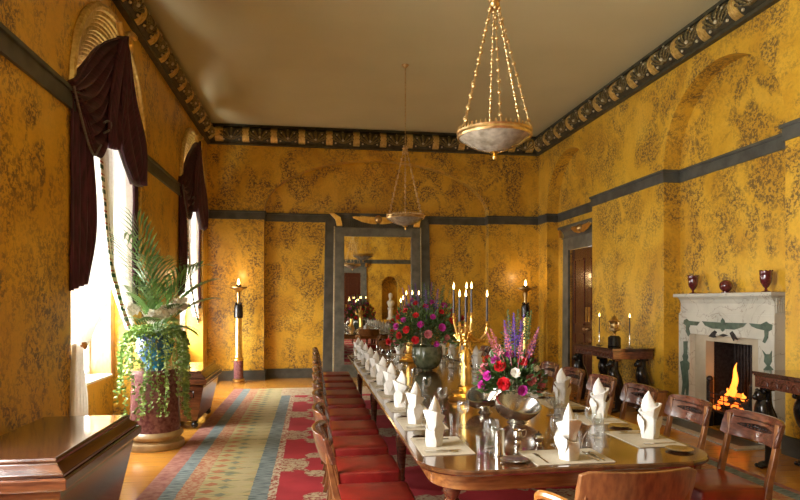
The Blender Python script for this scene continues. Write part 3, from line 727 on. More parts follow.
def blossom(kind):
    m = MB()
    for ring_, (n, r, z, op) in enumerate(((8, .034, .0, .35), (7, .026, .010, .7), (5, .016, .016, 1.1), (3, .007, .02, 1.4))):
        for i in range(n):
            a = 2*PI*(i+.5*ring_)/n; c, s = math.cos(a), math.sin(a); w_ = r*.55
            p0 = (c*.004, s*.004, z-.006); pm = [(c*r*.7-s*w_*k, s*r*.7+c*w_*k, z+r*op*.5) for k in (-1, 1)]; p1 = (c*r, s*r, z+r*op)
            m.face([m.v(p0), m.v(pm[0]), m.v(p1), m.v(pm[1])])
    m.sphere((0, 0, -.004), .010, 6, 4); return m
def leaf(m, p, d, L_, w_):
    d = Vector(d).normalized(); s = d.cross(Vector((random.uniform(-1, 1), random.uniform(-1, 1), random.uniform(-1, 1)))).normalized(); p = Vector(p); n = d.cross(s)
    q = [p, p+d*L_*.5+s*w_+n*w_*.3, p+d*L_, p+d*L_*.5-s*w_+n*w_*.3]
    m.face([m.v(x) for x in q])
blos = {}
for k in ('red', 'mag', 'pink', 'petw'):
    me = blossom(k).build('flower', M[k]); C.objects.unlink(me); blos[k] = me
def spike_mesh():
    m = MB()
    for i in range(26):
        z = i*.0085; r = .020*(1-i/34); a = i*2.4
        p = (math.cos(a)*r*.6, math.sin(a)*r*.6, z); 
        for q in range(3): leaf(m, p, (math.cos(a+q-1), math.sin(a+q-1), .4), r*1.2, .006)
    m.tube([(0, 0, -.12), (0, 0, .22)], .002, 5); return m
spk = {}
for k in ('purple', 'pink', 'fol'):
    o = spike_mesh().build('flower_spike', M[k]); C.objects.unlink(o); spk[k] = o
def place_child(src, parent, p, nrm, sc):
    o = src.copy(); C.objects.link(o); o.parent = parent; o.location = p
    o.rotation_euler = Vector(nrm).to_track_quat('Z', 'Y').to_euler(); o.scale = (sc,)*3; return o
def bouquet(root, c, rx, ry, rz, flowers, spikes, nleaf, seed, fs=1.25, ssc=1.1):
    random.seed(seed); m = MB(); c = Vector(c)
    for i in range(nleaf):
        a = random.uniform(0, 2*PI); e = math.asin(random.uniform(-.35, 1)); q = random.uniform(.35, 1.02)
        d = Vector((math.cos(a)*math.cos(e), math.sin(a)*math.cos(e), math.sin(e)))
        leaf(m, c+Vector((d.x*rx*q, d.y*ry*q, d.z*rz*q)), d+Vector((0, 0, .25)), random.uniform(.03, .075), random.uniform(.006, .014))
    for i in range(26):
        a = random.uniform(0, 2*PI); e = random.uniform(.1, 1.4); d = Vector((math.cos(a)*math.cos(e)*rx, math.sin(a)*math.cos(e)*ry, math.sin(e)*rz)); m.tube([c-Vector((0, 0, rz*.3)), c+d*.95], .0022, 4)
    m.build('foliage', M['fol'], root)
    pal = [k for k, n in flowers for _ in range(n)]; random.shuffle(pal); N = len(pal)
    for i, k in enumerate(pal):
        a = i*2.399963; se = -.25+1.18*(i+.5)/N; se = min(.96, se); e = math.asin(se)
        d = Vector((math.cos(a)*math.cos(e), math.sin(a)*math.cos(e), se)); q = random.uniform(.9, 1.06)
        place_child(blos[k], root, c+Vector((d.x*rx*q, d.y*ry*q, d.z*rz*q)), d, random.uniform(.75, 1.2)*fs)
    for i, (k, dx, dy, dz, lx, ly) in enumerate(spikes):
        place_child(spk[k], root, c+Vector((dx, dy, dz)), (lx, ly, 1), ssc)
fl1 = thing('flower_arrangement', 'large domed arrangement of red and magenta flowers in a mottled green bowl', 'flowers', (1.42, 7.35, TZ+.001))
MB().lathe([(.001, 0), (.07, 0), (.06, .012), (.12, .03), (.165, .09), (.19, .16), (.195, .22), (.185, .28), (.19, .30), (.175, .30), (.175, .2), (.05, .06)], n=24, cap=False).build('bowl', two('green_mottled_bowl', (.05, .06, .03), (.14, .15, .085), 14, .2, 0, .6), fl1)
random.seed(3)
sp1 = []
for i in range(16):
    a = random.uniform(0, 2*PI); q = random.uniform(.05, .32); sp1.append((random.choice(['fol', 'fol', 'fol', 'purple', 'fol']), math.cos(a)*q, math.sin(a)*q, .40*math.sqrt(max(.05, 1-(q/.46)**2))+.02, math.cos(a)*q*1.2, math.sin(a)*q*1.2))
bouquet(fl1, (0, 0, .44), .46, .38, .44, [('red', 32), ('mag', 14), ('pink', 12)], sp1, 3600, 11, 1.5)
fl2 = thing('flower_arrangement', 'flower arrangement of magenta and red blooms with purple spikes in a silver shell', 'flowers', (1.46, 4.42, TZ+.001))
m = MB()      # silver shell vessel: a scoop on a foot, opening to the right
def shell(m, cx, cy, cz, sx, sy, sz, tilt):
    R = []; n = 20
    for j in range(9):
        ph = PI/2*j/8; r = math.sin(ph) if j else .02; z = -math.cos(ph)
        R.append([(cx+sx*r*math.cos(2*PI*i/n)*(1+.03*(i % 2)), cy+sy*r*math.sin(2*PI*i/n)*(1+.03*(i % 2)), cz+sz*z+tilt*r*math.cos(2*PI*i/n)*abs(math.cos(2*PI*i/n))) for i in range(n)])
    for j in (8, 5, 2):
        ph = PI/2*j/8; r = .93*math.sin(ph); z = -math.cos(ph)*.9
        R.append([(cx+sx*r*math.cos(2*PI*i/n), cy+sy*r*math.sin(2*PI*i/n), cz+sz*z+tilt*r*math.cos(2*PI*i/n)*abs(math.cos(2*PI*i/n))) for i in range(n)])
    m.rings(R, cap=False)
m.M = Matrix.Translation((-.03, -.36, .12)) @ Matrix.Rotation(math.radians(34), 4, Vector((.9, .45, 0)).normalized()) @ Matrix.Translation((.03, .36, -.12))
shell(m, -.03, -.36, .150, .165, .12, .145, .02); m.M = Matrix.Identity(4); m.lathe([(.07, 0), (.055, .010), (.04, .022), (.045, .04)], (-.03, -.34, .0), 14)
m.build('shell_bowl', M['silver'], fl2)
m = MB(); m.M = Matrix.Translation((-.14, .06, .14)) @ Matrix.Rotation(math.radians(30), 4, Vector((.9, -.2, 0)).normalized()) @ Matrix.Translation((.14, -.06, -.14))
shell(m, -.14, .06, .155, .15, .11, .13, .03); m.M = Matrix.Identity(4); m.lathe([(.06, 0), (.045, .012), (.02, .04)], (-.14, .06, .0), 14)
m.build('shell_bowl', M['silver'], fl2)
random.seed(13); sp2 = []
for i in range(15):
    a = random.uniform(0, 2*PI); q = random.uniform(.01, .13); sp2.append((['purple', 'purple', 'fol', 'purple', 'fol'][i % 5], math.cos(a)*q, math.sin(a)*q-.1, random.uniform(.24, .40)-q*.6, math.cos(a)*q*3.2, math.sin(a)*q*2))
for i in range(5):
    a = PI*.9+.6*i; sp2.append(('pink', math.cos(a)*.12, math.sin(a)*.12-.1, .20+.02*(i % 3), math.cos(a)*.5, math.sin(a)*.5))
bouquet(fl2, (0, -.13, .255), .23, .19, .22, [('red', 9), ('mag', 10), ('pink', 7), ('petw', 3)], sp2, 1700, 5, 1.3, .95)
random.seed(21)
m = MB()
for i in range(260):
    z = random.uniform(.3, .62); r = .16*(1-(z-.3)/.4)*random.uniform(.2, 1)+.01; a = random.uniform(0, 2*PI)
    leaf(m, (r*math.cos(a), r*math.sin(a)-.1, z), (math.cos(a), math.sin(a), .6), random.uniform(.02, .05), .006)
tag(m.build('fern_leaf', M['fol'], fl2), kind='stuff')

sil = thing('mustard_pot', 'small round silver pot with dark lid below the silver shell bowl', 'pot', (1.345, 3.44, TZ+.001))
MB().lathe([(.001, 0), (.02, 0), (.016, .008), (.030, .022), (.032, .04), (.022, .052), (.001, .053)], n=16).build('body', M['silver'], sil)
MB().lathe([(.022, .053), (.016, .062), (.004, .066), (.006, .072), (.001, .077)], n=12).build('lid', M['black'], sil)
jg = thing('cream_jug', 'small silver cream jug with a handle beside the round silver pot', 'jug', (1.235, 3.50, TZ+.001))
MB().lathe([(.001, 0), (.022, 0), (.018, .01), (.028, .03), (.026, .055), (.022, .065), (.026, .075), (.024, .075), (.018, .065), (.001, .02)], n=16).build('body', M['silver'], jg)
MB().tube(catmull([(.024, 0, .065), (.05, 0, .07), (.05, 0, .035), (.026, 0, .025)], 5), .0035, 6).build('handle', M['silver'], jg)
tag(MB().lathe([(.001, 0), (.036, 0), (.036, .006), (.030, .02), (.032, .135), (.036, .142), (.032, .142), (.028, .02), (.001, .015)], (1.03, 3.22, TZ+.001), 24).build('silver_beaker', M['silver']), 'tall silver beaker near the near end of the table beside a wine glass', 'beaker')

# ------------------------------------------------------------------ chandeliers
def chandelier(label, loc_):
    t = thing('chandelier', label, 'chandelier', loc_, group='bowl chandeliers')      # origin at the rim centre
    R = .285
    MB().lathe([(.001, -.125), (.04, -.122), (.11, -.102), (.18, -.072), (.24, -.038), (.275, -.01), (.265, -.005), (.2, -.055), (.001, -.11)], n=40, cap=False, wob=lambda i, n: 1+.006*(i % 2)).build('bowl', M['alab'], t)
    MB().lathe([(R-.02, -.012), (R-.002, -.015), (R+.006, .0), (R, .018), (R+.008, .03), (R-.015, .03), (R-.02, -.012)], n=48, cap=False).build('rim', M['brass'], t)
    m = MB()
    for k in range(48):
        a = 2*PI*k/48; m.lathe([(.006, .03), (.010, .042), (.002, .062)], (R*math.cos(a)*.99, R*math.sin(a)*.99, 0), 5)
    m.build('cresting', M['brass'], t)
    MB().lathe([(.001, -.18), (.012, -.175), (.016, -.16), (.006, -.145), (.02, -.135), (.04, -.125), (.02, -.115)], n=14).build('finial', M['gold'], t)
    top = 1.02
    for k in range(6):
        a = 2*PI*k/6+.38; p0 = Vector((R*math.cos(a), R*math.sin(a), .03)); p1 = Vector((.03*math.cos(a), .03*math.sin(a), top)); m = MB(); L_ = (p1-p0).length; d = (p1-p0)/L_
        m.tube([p0, p1], .0035, 5); n = 11
        for i in range(n): q = p0+d*L_*(i+.6)/n; m.sphere(q, .0165, 8, 6)
        for i in range(n): q = p0+d*L_*(i+.1)/n; m.sphere(q, .0065, 6, 4, (1, 1, 2.2))
        m.build('chain', M['brass'], t)
    MB().lathe([(.01, top-.04), (.035, top-.02), (.045, top), (.035, top+.02), (.05, top+.035), (.02, top+.06), (.008, top+.09)], n=16).build('crown', M['brass'], t)
    m = MB(); zt = ZC-loc_[2]-.03; z = top+.08
    while z < zt: m.tube([(0, 0, z), (0, 0, min(z+.045, zt))], [.009, .003], 6); z += .045
    m.tube([(0, 0, top), (0, 0, zt)], .004, 6); m.build('hanging_chain', M['brass'], t)
    MB().lathe([(.01, zt-.02), (.03, zt-.01), (.055, zt+.02), (.055, zt+.028)], n=16).build('ceiling_canopy', M['brass'], t)
    return t
chandelier('large bowl chandelier on beaded chains hanging nearest the camera', (1.40, 4.50, 2.885))
chandelier('smaller-looking bowl chandelier farther off, hanging in front of the mirror top', (1.40, 9.0, 2.875))

# ------------------------------------------------------------------ torcheres
def torchere(label, loc_):
    t = thing('torchere', label, 'torchere', loc_, group='column torcheres by the far wall')
    MB().lathe([(.13, 0), (.13, .025), (.10, .035), (.115, .06), (.115, .075), (.09, .09)], n=24).build('base', M['brass'], t)
    MB().lathe([(.095, .09), (.095, .44)], n=24).build('drum', M['drum'], t)
    MB().lathe([(.10, .44), (.105, .455), (.10, .47), (.085, .48), (.09, .50), (.075, .52), (.070, .54), (.062, 1.28)], n=24, wob=lambda i, n: 1+.03*(i % 2)).build('shaft', M['gold'], t)
    m = MB().lathe([(.065, 1.28), (.085, 1.30), (.088, 1.40), (.082, 1.44), (.088, 1.47), (.075, 1.54), (.05, 1.56)], n=24, wob=lambda i, n: 1+.05*(i % 2))
    for k in range(4): a = PI/2*k+PI/4; m.sphere((.06*math.cos(a), .06*math.sin(a), 1.57), .025)
    m.build('capital', M['black'], t)
    MB().lathe([(.035, 1.56), (.032, 1.70), (.045, 1.74), (.05, 1.78), (.03, 1.80), (.10, 1.85), (.165, 1.875), (.17, 1.90), (.155, 1.90), (.10, 1.885), (.001, 1.87)], n=24, cap=False).build('dish', M['brass'], t)
    MB().lathe([(.03, 1.885), (.05, 1.91), (.055, 1.935), (.02, 1.94)], n=12).build('lamp', M['black'], t)
    f = MB().lathe([(.002, 0), (.024, .025), (.027, .05), (.016, .09), (.002, .135)], (0, 0, 1.935), 10).build('flame', M['flame'], t)
    l = bpy.data.lights.new('flame_light', 'POINT'); l.energy = 3; l.color = (1, .62, .28); l.shadow_soft_size = .05
    o = bpy.data.objects.new('flame_light', l); C.objects.link(o); o.parent = t; o.location = (0, 0, 2.16)
torchere('gilded column torchere with lit flame left of the mirror', (-1.44, 12.22, .0))
torchere('gilded column torchere with lit flame right of the mirror by the corner', (4.46, 12.15, .0))

# ------------------------------------------------------------------ cellarets
def cellaret(label, loc_, L_, Wd, hgt):
    t = thing('cellaret', label, 'chest', loc_, group='mahogany cellarets on the window side'); a, b = Wd/2, L_/2
    def R_(da, z, dy=None): dy = da if dy is None else dy; return [(-a+da, -b+dy, z), (a-da, -b+dy, z), (a-da, b-dy, z), (-a+da, b-dy, z)]
    body = MB().rings([R_(.13, .11), R_(.125, .14), R_(.045, hgt-.21), R_(.045, hgt-.17)]).build('body', M['mahog'], t, smooth=False, bevel=.004)
    m = MB()
    za, zb = .2, hgt-.25
    def fy(z): return -b+.13-.085*(z-.14)/(hgt-.35)-.003
    for x0, x1, z0, z1 in ((-a+.16, a-.16, zb, zb+.012), (-a+.20, a-.20, za, za+.012), (-a+.16, -a+.172, zb-.08, zb), (a-.172, a-.16, zb-.08, zb), (-a+.16, -a+.24, zb-.08, zb-.07), (a-.24, a-.16, zb-.08, zb-.07), (a-.25, a-.24, za, zb-.07), (-a+.24, -a+.25, za, zb-.07)):
        m.face([m.v((x0, fy(z0), z0)), m.v((x1, fy(z0), z0)), m.v((x1, fy(z1), z1)), m.v((x0, fy(z1), z1))])
    m.build('ebony_stringing', M['black'], body, solid=.003)
    MB().rings([R_(.04, hgt-.168), R_(.01, hgt-.165), R_(.0, hgt-.15), R_(0, hgt-.10), R_(.015, hgt-.095)]).build('rim_moulding', M['mahog'], t, smooth=False, bevel=.004)
    MB().rings([R_(.02, hgt-.092), R_(.02, hgt-.075), R_(.05, hgt-.05), R_(.075, hgt-.03), R_(.075, hgt-.012), R_(.085, hgt)]).build('lid', M['mahogd2'], t, smooth=False, bevel=.004)
    for sx in (-1, 1):
        for sy in (-1, 1):
            MB().sphere((sx*(a-.17), sy*(b-.17), .055), .042, 14, 10, (1, 1, 1.0)).lathe([(.03, .085), (.045, .10), (.045, .112)], (sx*(a-.17), sy*(b-.17), 0), 12).build('foot', M['black'], t)
    return t
M['mahogd2'] = two('polished_lid_mahogany', (.035, .014, .009), (.08, .030, .016), 4, .12, 0, .8, sc=(1, 6, 6))
cellaret('large mahogany sarcophagus-shaped cellaret in the near left corner, by the wall', (-1.655, 4.10, 0), 1.42, .74, .76)
cellaret('mahogany sarcophagus-shaped cellaret between the two windows behind the plant', (-1.64, 8.32, 0), 1.30, .70, .74)

# ------------------------------------------------------------------ pedestal and potted palm
ped = thing('pedestal', 'mauve stone column pedestal with tan ring base under the palm', 'pedestal', (-1.72, 6.98, 0))
MB().lathe([(.30, 0), (.31, .03), (.30, .07), (.265, .085), (.25, .10), (.275, .115), (.295, .145), (.285, .175), (.27, .19)], n=36).build('base', M['tan'], ped)
MB().lathe([(.268, .19), (.265, .22), (.245, .80), (.25, .83), (.25, .86), (.001, .86)], n=36, cap=False).build('column', M['drum'], ped)
pl = thing('potted_palm', 'potted palm with white orchids and trailing ivy on the mauve pedestal by the window', 'potted plant', (-1.72, 6.98, .861))
MB().lathe([(.001, 0), (.11, 0), (.12, .02), (.10, .04), (.15, .10), (.195, .20), (.20, .30), (.175, .37), (.19, .40), (.17, .40), (.15, .34), (.001, .33)], n=32, cap=False).build('pot', M['bluepot'], pl)
MB().lathe([(.001, .36), (.16, .36), (.14, .345)], n=20, cap=False).build('soil', M['coal'], pl)
random.seed(31)
def frond(base, dirv, L_, droop, nl=10):
    m = MB(); p = []; d = Vector(dirv).normalized(); q = Vector(base)
    N = 16
    for i in range(N+1):
        p.append(q.copy()); d = (d+Vector((0, 0, -droop/N))).normalized(); q = q+d*L_/N
    m.tube(p, [.006-.0045*i/N for i in range(N+1)], 5)
    side0 = d.cross(Vector((0, 0, 1))).normalized()
    for i in range(nl):
        f = (.32+.66*i/nl)*N; k = min(int(f), N-1); o = p[k].lerp(p[k+1], f-k); tdir = (p[k+1]-p[k]).normalized(); sd = tdir.cross(Vector((0, 0, 1)))
        if sd.length < .1: sd = side0
        sd.normalize()
        for s in (-1, 1):
            ll = L_*.40*math.sin(PI*(.3+.6*i/nl))+.06; dd = (tdir*1.0+sd*s*.62+Vector((0, 0, .05))).normalized(); a = o; b = o+dd*ll*.5; c = o+dd*ll+Vector((0, 0, -.22*ll)); wv = dd.cross(Vector((0, 0, 1))).normalized()*(.013+.006*(1-i/nl))
            v0, v1, v2, v3, v4 = m.v(a), m.v(b+wv), m.v(c), m.v(b-wv), None
            m.face([v0, v1, v2, v3])
    return m
for i in range(21):
    a = i*2.4+.3; tier = i % 3; dx, dy = math.cos(a), math.sin(a)
    if dx < 0: dx *= .2
    up, L_, dr = [(2.0, random.uniform(1.15, 1.45), 1.3), (1.2, random.uniform(.75, .98), 1.2), (.7, random.uniform(.5, .72), 1.1)][tier]
    if dx > .45: L_ *= .8
    frond((.04*dx, .04*dy, .36), (dx*.7, dy*.7, up), L_, dr+random.uniform(-.15, .3)).build('frond', M['leaf'], pl)
# ivy
for i in range(44):
    a = 2*PI*i/44+random.uniform(-.08, .08); dx, dy = math.cos(a), math.sin(a); L_ = random.uniform(.25, .95) if dy < .2 or dx > 0 else random.uniform(.2, .5)
    m = MB(); p = Vector((dx*.16, dy*.16, .39)); path = [p.copy()]; N = int(L_/.045)+4; d = Vector((dx, dy, .5))
    for k in range(N):
        d = (d*.55+Vector((0, 0, -1))*.55+Vector((random.uniform(-.2, .2), random.uniform(-.2, .2), 0))).normalized() if k > 0 else d.normalized()
        p = p+d*.045
        rr = math.hypot(p.x, p.y); mn = .25 if p.z > -.7 else .3
        if rr < mn: p.x *= mn/rr; p.y *= mn/rr
        path.append(p.copy())
    m.tube(path, .002, 4)
    for q in path:
        for k in range(4): leaf(m, q+Vector((random.uniform(-.02, .02), random.uniform(-.02, .02), random.uniform(-.02, .02))), (dx+random.uniform(-1, 1), dy+random.uniform(-1, 1), random.uniform(-1, .5)), random.uniform(.028, .05), random.uniform(.012, .019))
    m.build('ivy_strand', M['ivy'], pl)
m = MB()
for i in range(420):
    a = random.uniform(0, 2*PI); r = random.uniform(.05, .24); leaf(m, (r*math.cos(a), r*math.sin(a), .40+random.uniform(-.04, .09)), (math.cos(a), math.sin(a), random.uniform(-.3, 1)), random.uniform(.03, .06), .013)
m.build('undergrowth', M['ivy'], pl)
for cx, cy, cz, R_ in ((.12, -.33, .62, .09), (.22, -.28, .68, .08), (.04, -.33, .57, .07), (.30, -.20, .72, .06), (-.16, -.30, .66, .06)):
    m = MB(); m.tube([(0, 0, .36), (cx*.6, cy*.6, cz-.02), (cx, cy, cz)], .003, 5)
    for i in range(15):
        c = Vector((cx+random.uniform(-1, 1)*R_, cy+random.uniform(-1, 1)*R_*.6, cz+random.uniform(-1, 1)*R_*.7))
        for k in range(5): a = 2*PI*k/5+i; leaf(m, c, (math.cos(a), -.3, math.sin(a)), .042, .020)
    m.build('orchid_spray', M['petw'], pl)
# ------------------------------------------------------------------ console tables with black carved legs
def mono_leg(m, x, y, top):
    """lion-headed leg facing -x (towards the room)"""
    path = [(x+.02, y, .02), (x+.03, y, .10), (x+.05, y, .24), (x+.035, y, .36), (x-.01, y, .48), (x-.035, y, .58), (x-.02, y, .68), (x, y, top)]
    m.tube(catmull(path, 4), [(.036+.072*math.sin(PI*(i/28)**1.25)**2, .040+.055*math.sin(PI*(i/28)**1.25)**2) for i in range(29)], 12)
    m.sphere((x-.075, y, .70), .058, 12, 8, (1., .9, 1.05)); m.sphere((x-.125, y, .685), .030, 10, 6)
    for s in (-1, 1): m.sphere((x-.07, y+s*.045, .745), .018, 8, 5)
    for k in range(14): a = k*2.4; m.sphere((x-.045+.02*math.cos(a), y+.055*math.sin(a), .52+.013*k), .026, 8, 5)
    m.sphere((x-.02, y, .035), .05, 12, 6, (1.5, 1, .7))
    for s in (-1, 0, 1): m.sphere((x-.085, y+s*.03, .022), .022, 8, 5)
    m.box2((x-.04, y-.045, top-.03), (x+.05, y+.045, top))
def console(label, y0, y1, back_inset):
    t = thing('console_table', label, 'console table', (4.57, (y0+y1)/2, 0), group='console tables either side of the fireplace'); b = (y1-y0)/2; a = .325
    MB().box2((-a, -b, .90), (a, b, .93)).box2((-a+.012, -b+.012, .885), (a, b-.012, .90)).build('top', M['mahogd2'], t, smooth=False, bevel=.004)
    ap = MB().box2((-a+.02, -b+.02, .775), (a-.01, b-.02, .885)).build('apron', M['chairw'], t, smooth=False, bevel=.004)
    m = MB(); n = int((2*b-.16)/.115)
    for i in range(n):
        yc = -b+.09+(i+.5)*(2*b-.18)/n
        m.tube([(-a+.017, yc+.042*math.cos(PI*k/8), .80+.055*math.sin(PI*k/8)) for k in range(9)], .005, 5)
    m.box2((-a+.014, -b+.08, .792), (-a+.02, b-.08, .797)); m.build('arcaded_carving', M['mahogd'], ap)
    for x, s in ((-a+.10, -1), (-a+.10, 1), (a-.12, -1), (a-.12, 1)):
        m = MB(); mono_leg(m, x, s*(b-.085), .775); m.build('lion_leg', M['black'], t)
    MB().box2((a-.06, -b+.1, .0), (a-.03, b-.1, .10)).build('base_rail', M['mahogd'], t, smooth=False)
    return t
console('dark mahogany console table with black lion legs between the door and the fireplace', 8.04, 9.36, .1)
console('mahogany console table with black lion legs at the right edge, nearest the camera', 3.90, 5.30, .1)
def candlestick(label, p):
    t = thing('candlestick', label, 'candlestick', p, group='candlesticks on the far console table')
    MB().lathe([(.05, 0), (.052, .008), (.03, .02), (.012, .035), (.008, .05), (.014, .07), (.007, .09), (.012, .15), (.007, .17), (.010, .19), (.020, .20), (.020, .205), (.011, .21)], n=14).build('stick', M['silver'], t)
    MB().lathe([(.009, .21), (.008, .44)], n=8).build('candle', M['candle'], t)
    flame(MB(), (0, 0, .443), 1.1).build('flame', M['flame'], t)
candlestick('silver candlestick with a lit dark candle left of the gilt urn on the console', (4.42, 8.78, .931))
candlestick('silver candlestick with a lit dark candle right of the gilt urn on the console', (4.60, 8.20, .931))
ur = thing('urn', 'gilt two-handled urn with pineapple finial on a black drum, on the far console', 'urn', (4.52, 8.50, .931))
MB().lathe([(.095, 0), (.10, .01), (.095, .02), (.095, .13), (.07, .16)], n=20).build('drum', M['black'], ur)
m = MB().lathe([(.03, .16), (.015, .19), (.03, .22), (.075, .24), (.08, .275), (.06, .30), (.055, .34), (.085, .37), (.09, .385), (.06, .395), (.045, .42), (.02, .45), (.001, .48)], n=20)
m.build('body', M['brass'], ur)
m = MB()
for s in (-1, 1): m.tube(catmull([(0, s*.07, .27), (0, s*.12, .32), (0, s*.115, .37), (0, s*.08, .375)], 4), .008, 6)
m.build('handle', M['brass'], ur)

# ------------------------------------------------------------------ fireplace
FX = 4.97; y0, y1 = 5.86, 7.58; yc = (y0+y1)/2
fp = thing('fireplace', 'white marble fireplace with green Egyptian figures and winged ornaments, fire burning', 'fireplace', (XQ, yc, 0)); hw = (y1-y0)/2
def FB(m, xa, xb, ya, yb, za, zb): return m.box2((xa-XQ, ya-yc, za), (xb-XQ, yb-yc, zb))
oy0, oy1 = 6.10, 7.34
m = MB(); FB(m, FX, XQ-.002, y0, oy0, 0, 1.18); FB(m, FX, XQ-.002, oy1, y1, 0, 1.18); FB(m, FX, XQ-.002, y0, y1, 1.18, 1.45)
m.build('surround', M['marble'], fp, smooth=False, bevel=.003)
m = MB(); FB(m, FX+.08, XQ-.003, oy0, 6.29, 0, 1.10); FB(m, FX+.08, XQ-.003, 7.12, oy1, 0, 1.10); FB(m, FX+.08, XQ-.003, oy0, oy1, 1.10, 1.18)
m.build('inner_slip', M['slip'], fp, smooth=False)
m = MB(); FB(m, FX+.012, XQ-.002, y0+.012, y1-.012, 1.45, 1.47)
m.prism([(FX+.02-XQ, 1.47), (FX+.02-XQ, 1.58), (FX+.0-XQ, 1.63), (FX-.035-XQ, 1.665), (-.002, 1.665), (-.002, 1.47)], 'y', y0+.02-yc, y1-.02-yc)
for k in range(6): x = FX+.035+k*.027; FB(m, x, x+.013, y0+.008, y0+.022, 1.48, 1.64)
m.build('frieze', M['marble'], fp, smooth=False)
m = MB(); FB(m, FX-.06, XQ-.002, y0-.02, y1+.04, 1.665, 1.71); m.build('shelf', M['marble'], fp, smooth=False, bevel=.006)
def motif(name, polys, mat=M['vert']):
    m = MB()
    for P_ in polys: m.prism([(a[0]-yc, a[1]) for a in [PX(px, py, FX) for px, py in P_]], 'x', FX-.006-XQ, FX+.001-XQ)
    m.build(name, mat, fp, smooth=False)
def cr(x, y): return (670+x/2.94, 280+y/2.94)
motif('winged_disc', [[cr(*q) for q in P_] for P_ in ([(95, 121), (150, 125), (150, 144), (125, 143), (104, 134)], [(160, 125), (226, 127), (216, 138), (190, 146), (160, 144)], [(150, 120), (155, 112), (161, 120), (161, 147), (155, 152), (150, 147)])])
motif('winged_serpent', [[cr(*q) for q in P_] for P_ in ([(42, 118), (50, 114), (56, 120), (88, 123), (80, 134), (60, 133), (56, 142), (60, 158), (54, 166), (47, 150), (48, 134), (40, 128)],)])
motif('winged_serpent', [[cr(*q) for q in P_] for P_ in ([(234, 127), (268, 130), (284, 122), (292, 128), (302, 131), (300, 146), (290, 152), (289, 170), (280, 186), (273, 182), (279, 165), (278, 148), (256, 143), (240, 136)],)])
motif('falcon', [[cr(*q) for q in P_] for P_ in ([(114, 166), (124, 154), (132, 148), (139, 153), (133, 162), (136, 168), (128, 170), (122, 168)],)], M['iron'])
motif('falcon', [[cr(*q) for q in P_] for P_ in ([(176, 156), (184, 150), (190, 158), (200, 176), (190, 174), (188, 180), (182, 170)],)], M['iron'])
motif('scarab', [[cr(*q) for q in P_] for P_ in ([(144, 162), (157, 158), (172, 163), (158, 167)],)], M['iron'])
motif('egyptian_figure', [[cr(*q) for q in P_] for P_ in ([(40, 180), (52, 180), (51, 216), (54, 226), (51, 236), (58, 244), (57, 262), (53, 266), (56, 308), (54, 340), (48, 340), (46, 312), (41, 340), (34, 338), (38, 300), (33, 262), (30, 240), (40, 236), (37, 224), (41, 214)],)])
motif('egyptian_figure', [[cr(*q) for q in P_] for P_ in ([(272, 206), (282, 218), (294, 218), (300, 208), (299, 226), (300, 240), (294, 252), (304, 262), (304, 300), (298, 305), (302, 380), (292, 400), (284, 380), (286, 305), (276, 290), (276, 262), (286, 252), (277, 240), (279, 224)],)])
# firebox
m = MB(); FB(m, 5.45, 5.49, 6.27, 7.14, 0, 1.12); FB(m, XQ, 5.45, 6.27, 6.292, 0, 1.10); FB(m, XQ, 5.45, 7.118, 7.14, 0, 1.10); FB(m, XQ, 5.45, 6.27, 7.14, 1.10, 1.12)
for k in range(14): m.tube([(5.44-XQ, 6.33+k*.057-yc, .05), (5.44-XQ, 6.33+k*.057-yc, 1.09)], .012, 6)
m.build('firebox', M['iron'], fp, smooth=False)
gr = MB()
for z in (.24, .31, .38, .45): gr.tube([(5.06-XQ, 6.34-yc, z), (5.00-XQ, 6.55-yc, z), (5.00-XQ, 6.88-yc, z), (5.06-XQ, 7.08-yc, z)], .008, 6)
FB(gr, 5.06, 5.40, 6.36, 7.06, .20, .23)
for y in (6.33, 7.09):
    FB(gr, 5.06, 5.11, y-.03, y+.03, .0, .58); gr.sphere((5.085-XQ, y-yc, .61), .04)
for y in (6.45, 6.6, 6.72, 6.85, 6.98): gr.tube([(5.005-XQ, y-yc, .22), (5.005-XQ, y-yc, .46)], .006, 5)
gr.build('grate', M['iron'], fp)
random.seed(2); m = MB(); e = MB()
for i in range(46):
    p = (random.uniform(5.08, 5.34)-XQ, random.uniform(6.42, 7.0)-yc, random.uniform(.26, .44)); (m if i % 2 else e).sphere(p, random.uniform(.03, .05), 7, 5, (1, 1.2, .8))
tag(m.build('coals', M['coal'], fp), kind='stuff'); tag(e.build('embers', M['ember'], fp), kind='stuff')
m = MB()
for y, x, h_, w_ in ((6.74, 5.15, .46, .060), (6.79, 5.18, .30, .05), (6.70, 5.12, .22, .045), (6.58, 5.16, .10, .04), (6.88, 5.18, .12, .04)):
    R = []; nn = 10
    for j in range(10):
        q = j/9; r = w_*math.sin(PI*min(1, .18+q*.82))**.8*(1-.35*q)+.001; oy = -.10*q*q*h_/.6+.02*math.sin(q*9)
        R.append([(x-XQ+.4*r*math.cos(2*PI*i/nn), y-yc+oy+r*math.sin(2*PI*i/nn), .40+h_*q) for i in range(nn)])
    m.rings(R)
m.build('flame', M['fire'], fp)
l = bpy.data.lights.new('fire_light', 'POINT'); l.energy = 1.2; l.color = (1, .45, .12); l.shadow_soft_size = .1
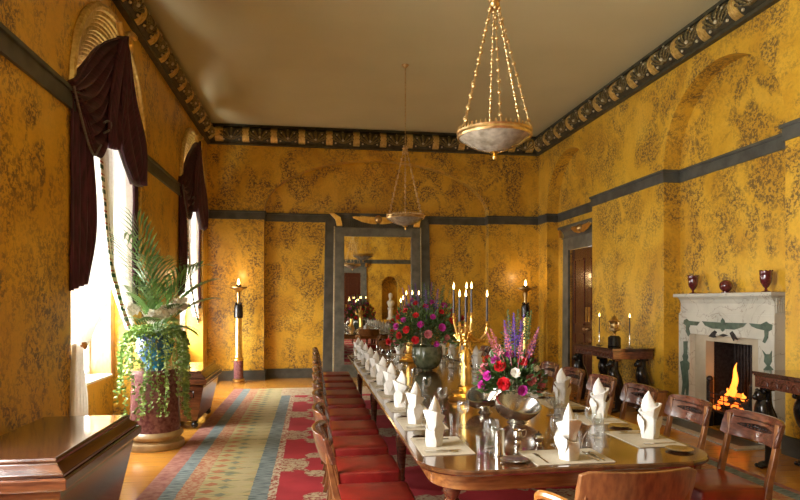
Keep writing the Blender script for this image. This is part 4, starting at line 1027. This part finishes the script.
o = bpy.data.objects.new('fire_light', l); C.objects.link(o); o.parent = fp; o.location = (5.02-XQ, 0, .75)
hs = thing('hearth_slab', 'grey slate hearth with white marble border in front of the fireplace', 'hearth', (4.76, 6.76, 0))
MB().box2((-.11, -.78, .001), (.20, .80, .012)).build('slate', M['hearth'], hs, smooth=False)
m = MB().box2((-.24, -.90, .001), (-.11, .92, .016)).box2((-.11, -.90, .001), (.20, -.78, .016)).box2((-.11, .80, .001), (.20, .92, .016)); m.build('marble_border', M['marble'], hs, smooth=False)
def vase(name, label, p, prof_, cat):
    t = thing(name, label, cat, p); MB().lathe(prof_, n=24).build('body', M['porph'], t); return t
UP = [(.05, 0), (.052, .008), (.02, .02), (.014, .045), (.03, .06), (.062, .11), (.072, .17), (.070, .20), (.074, .205), (.072, .25), (.060, .25), (.055, .2)]
for lab, px, py in (('dark red porphyry urn on the far end of the mantelpiece', 693, 293), ('dark red porphyry urn on the near end of the mantelpiece', 766, 291)):
    y, z = PX(px, py, 5.03); t = thing('porphyry_urn', lab, 'urn', (5.03, y, 1.711), group='porphyry urns on the mantelpiece'); k = .9 if px < 700 else 1.
    MB().lathe([(r*.9, q*.95) for r, q in UP], n=24).build('body', M['porph'], t)
    m = MB()
    for q in range(8): a = 2*PI*q/8; m.sphere((.06*math.cos(a), .06*math.sin(a), .25*.95), .012, 6, 4)
    m.build('rim_bead', M['porph'], t)
y, z = PX(726, 292, 5.03); t = thing('porphyry_sphere', 'round dark red porphyry orb in the middle of the mantelpiece', 'ornament', (5.03, y, 1.711))
MB().lathe([(.055, 0), (.055, .012), (.04, .018)], n=20).build('stand', M['porph'], t); MB().sphere((0, 0, .088), .076, 24, 16).build('orb', M['porph'], t)

lb = thing('log_box', 'low wooden box on the floor between the far console table and the fireplace', 'box', (4.76, 7.84, 0))
MB().box2((-.13, -.12, 0), (.13, .12, .34)).build('body', M['amber'], lb, smooth=False, bevel=.004)
MB().box2((-.145, -.135, .34), (.145, .135, .365)).build('rim', M['stile'], lb, smooth=False, bevel=.004)
